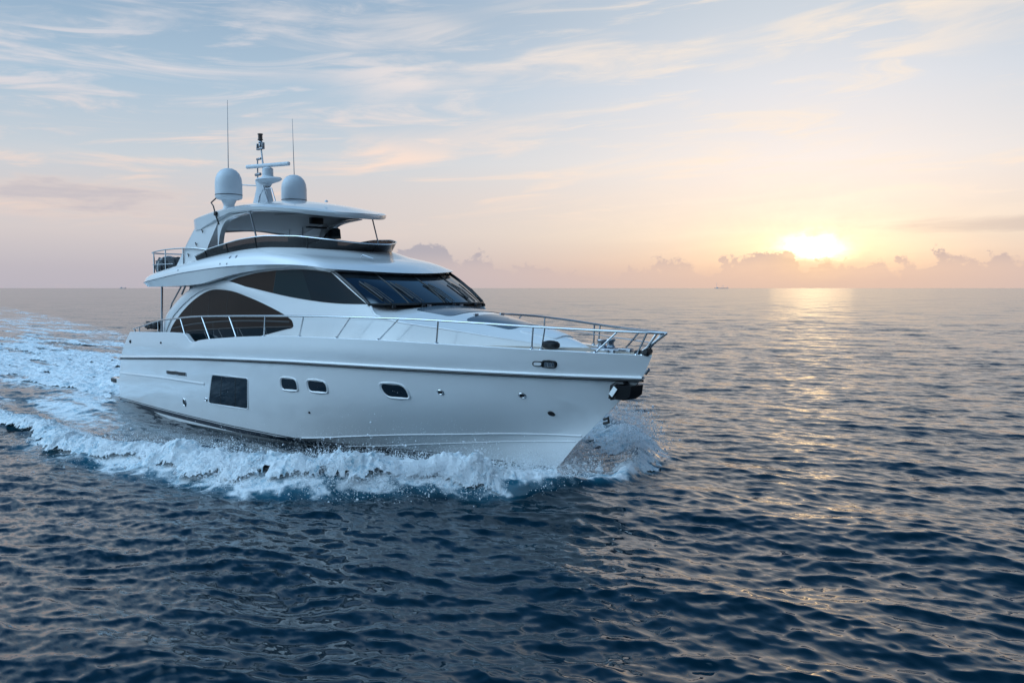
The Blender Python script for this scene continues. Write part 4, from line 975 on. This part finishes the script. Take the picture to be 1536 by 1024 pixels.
def npmesh(name, V, Q, m, kind='stuff', smooth=True):
    me = bpy.data.meshes.new(name); k_ = Q.shape[1]; me.vertices.add(len(V)); me.vertices.foreach_set('co', np.ascontiguousarray(V, np.float32).ravel())
    me.loops.add(Q.size); me.loops.foreach_set('vertex_index', np.ascontiguousarray(Q, np.int32).ravel()); me.polygons.add(len(Q))
    me.polygons.foreach_set('loop_start', (np.arange(len(Q)) * k_).astype(np.int32)); me.polygons.foreach_set('use_smooth', np.full(len(Q), smooth)); me.update(calc_edges=True)
    me.materials.append(m); o_ = bpy.data.objects.new(name, me); C.objects.link(o_); o_['kind'] = kind
    return o_


def wake_crust():
    X, Y = np.meshgrid(np.arange(-46, -.25, .085), np.arange(-7.5, 9.5, .075), indexing='ij'); n = X.shape[1]
    D = foam_density(X, Y); hw = np.interp(-X, [0, 10, 46], [2.6, 4.2, 8]); core = np.exp(-(Y / hw) ** 4)
    st = fbm(X * .28, Y * .8, 5, 70, .6); bil = np.abs(fbm(X * 1.5, Y * 2.2, 5, 71, .6) - .5) * 2
    Z = disturb(X, Y) + core * (.38 * (st - .42) + .22 * bil) * np.interp(-X, [0, 3, 20, 46], [.7, 1.1, .8, .45]) + .05 * (fbm(X * 7, Y * 7, 3, 73) - .5)
    keep = (D * (.35 + 1.3 * st) + .25 * (fbm(X * 4, Y * Y * 5, 4, 74, .6) - .5) > .55) & (core > .06)
    i, j = np.nonzero(keep[:-1, :-1] & keep[1:, :-1] & keep[:-1, 1:] & keep[1:, 1:])
    Q = np.c_[i * n + j, i * n + j + 1, (i + 1) * n + j + 1, (i + 1) * n + j]; V = np.c_[X.ravel(), Y.ravel(), Z.ravel()]
    used = np.unique(Q); mp_ = np.full(len(V), -1); mp_[used] = np.arange(len(used)); return V[used], mp_[Q]


V1, Q1 = wake_crust(); wf = npmesh('wake_foam', V1, Q1, M_foam); wf['label'] = 'turbulent white wake foam trailing behind the stern'; wf['category'] = 'foam'
V1, Q1 = crust(1); V2, Q2 = crust(-1)
fo_ = npmesh('bow_wave_foam', np.vstack([V1, V2]), np.vstack([Q1, Q2 + len(V1)]), M_foam); fo_['label'] = 'churning white bow wave foam along both sides of the hull'; fo_['category'] = 'foam'

OCT = np.array([(1, 0, 0), (-1, 0, 0), (0, 1, 0), (0, -1, 0), (0, 0, 1), (0, 0, -1)], float)
OCF = np.array([(0, 2, 4), (2, 1, 4), (1, 3, 4), (3, 0, 4), (2, 0, 5), (1, 2, 5), (3, 1, 5), (0, 3, 5)])


def drops(pts, rad):
    n = len(pts); V = (pts[:, None, :] + OCT[None] * rad[:, None, None] * rng.uniform(.7, 1.4, (n, 6, 1))).reshape(-1, 3)
    return V, (OCF[None] + (np.arange(n) * 6)[:, None, None]).reshape(-1, 3)


def spray(n, side):
    x = 20.6 - rng.gamma(1.6, 2.6, n); x = x[x > -4]; n = len(x); dd = rng.normal(.75, .5, n)
    y = outer(x) - dd; h = np.interp(x, [-4, 4, 10, 15, 18, 20, 20.6], [.1, .2, .32, .45, .62, .6, .3]); clump = fbm(x * 1.6, y * 1.6, 3, 60 + side)
    z = .05 + h * rng.beta(1.4, 2.6, n) * 1.5 * (.3 + 1.2 * clump) + disturb(x, y) * .5
    ok = (y > whb(x) + .05) & (clump > .42); return np.c_[x, -side * y, z][ok]


bow = []
for side, n in ((1, 14000), (-1, 11000)):      # spray peeling off the stem
    tt = rng.beta(1.0, 1.5, n); x = 19.7 - tt * 3.9 + rng.normal(0, .5, n); y = .2 + tt * 3.9 * rng.uniform(.35, 1.1, n) + rng.normal(0, .12, n); cl = fbm(x * 1.7, y * 1.7, 4, 91)
    z = .02 + (.10 + .85 * np.exp(-tt * 2.1)) * rng.beta(1.0, 2.6, n) * (.1 + 1.8 * cl) * (.7 if side > 0 else 1.0)
    ok = (y > whb(x) + .04 + .12 * z) & (cl > .42); bow.append(np.c_[x, -side * y, z][ok])
tn = 420; tz = rng.exponential(.17, tn); bow.append(np.c_[15.35 + rng.normal(0, .10, tn) * (1 - tz * .5), -2.25 + rng.normal(0, .12, tn), .05 + tz])
def mist(n, side):     # the finest drops hang just over the crest
    x = 20.5 - rng.gamma(1.5, 2.7, n); x = x[x > 1]; n = len(x); dd = rng.normal(.95, .42, n); y = outer(x) - dd; cl = fbm(x * 1.1, y * 1.1, 4, 33 + side)
    z = .10 + np.interp(x, [1, 8, 14, 18, 20.5], [.14, .26, .40, .55, .3]) * (.55 + rng.gamma(1.6, .30, n)) * (.35 + 1.1 * cl)
    ok = (y > whb(x) + .05) & (cl > .44); return np.c_[x, -side * y, z][ok]


pts = np.vstack([spray(26000, 1), spray(12000, -1)] + bow); ms_ = np.vstack([mist(90000, 1), mist(35000, -1)])
rad_ = np.r_[np.exp(rng.normal(math.log(.0060), .65, len(pts))), np.exp(rng.normal(math.log(.0036), .4, len(ms_)))]; pts = np.vstack([pts, ms_])
Vd, Fd = drops(pts, rad_)
M_spray = bpy.data.materials.new('spray_drops'); M_spray.use_nodes = True; t = NT(M_spray.node_tree); t.n.remove(t.n['Principled BSDF'])
d1 = t.n.new('ShaderNodeBsdfDiffuse'); d1.inputs[0].default_value = (0.95, 0.96, 0.97, 1); d2 = t.n.new('ShaderNodeBsdfTranslucent'); d2.inputs[0].default_value = (0.95, 0.96, 0.97, 1)
mx = t.n.new('ShaderNodeMixShader'); mx.inputs[0].default_value = 0.5; t.l.new(d1.outputs[0], mx.inputs[1]); t.l.new(d2.outputs[0], mx.inputs[2]); t.l.new(mx.outputs[0], t.n['Material Output'].inputs[0])
sp_ = npmesh('sea_spray', Vd, Fd, M_spray, smooth=False); sp_['label'] = 'fine droplets of spray flying off the bow wave'; sp_['category'] = 'spray'


# ------------------------------------------------------------------ on the horizon
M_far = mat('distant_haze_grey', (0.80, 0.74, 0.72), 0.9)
def hor(px, dist): th_ = R(VIEW + 90) - math.atan((px - 768) / 1300); return np.array([CAM[0] + dist * math.cos(th_), CAM[1] + dist * math.sin(th_), 0])
D_ = 7000
def ship(px, label, ln, masts):
    c = hor(px, D_); e = bpy.data.objects.new('cargo_ship', None); C.objects.link(e); e.location = c; e.rotation_euler = (0, 0, R(VIEW)); e['label'] = label; e['category'] = 'ship'
    obj('ship_hull', prism([(-ln / 2, -8, 0), (ln / 2 - 8, -8, 0), (ln / 2, -8, 5), (-ln / 2 - 3, -8, 5)], (0, 16, 0)), M_far, e)
    obj('superstructure', box((-ln * .32, 0, 7.5), (ln * .12, 12, 5), .5), M_far, e)
    for x, h_, lean in masts: obj('mast', bar((x, 0, 4.9), (x + lean, 0, 5 + h_), 1.3, 1.3), M_far, e)
ship(1082, 'tiny hazy ship with tall masts on the horizon right of the bow', 110, ((-40, 42, 0), (0, 20, 5), (10, 24, 8), (44, 16, 0)))
ship(186, 'tiny hazy ship on the horizon left of the yacht', 44, ((-10, 12, 0), (14, 9, 3)))
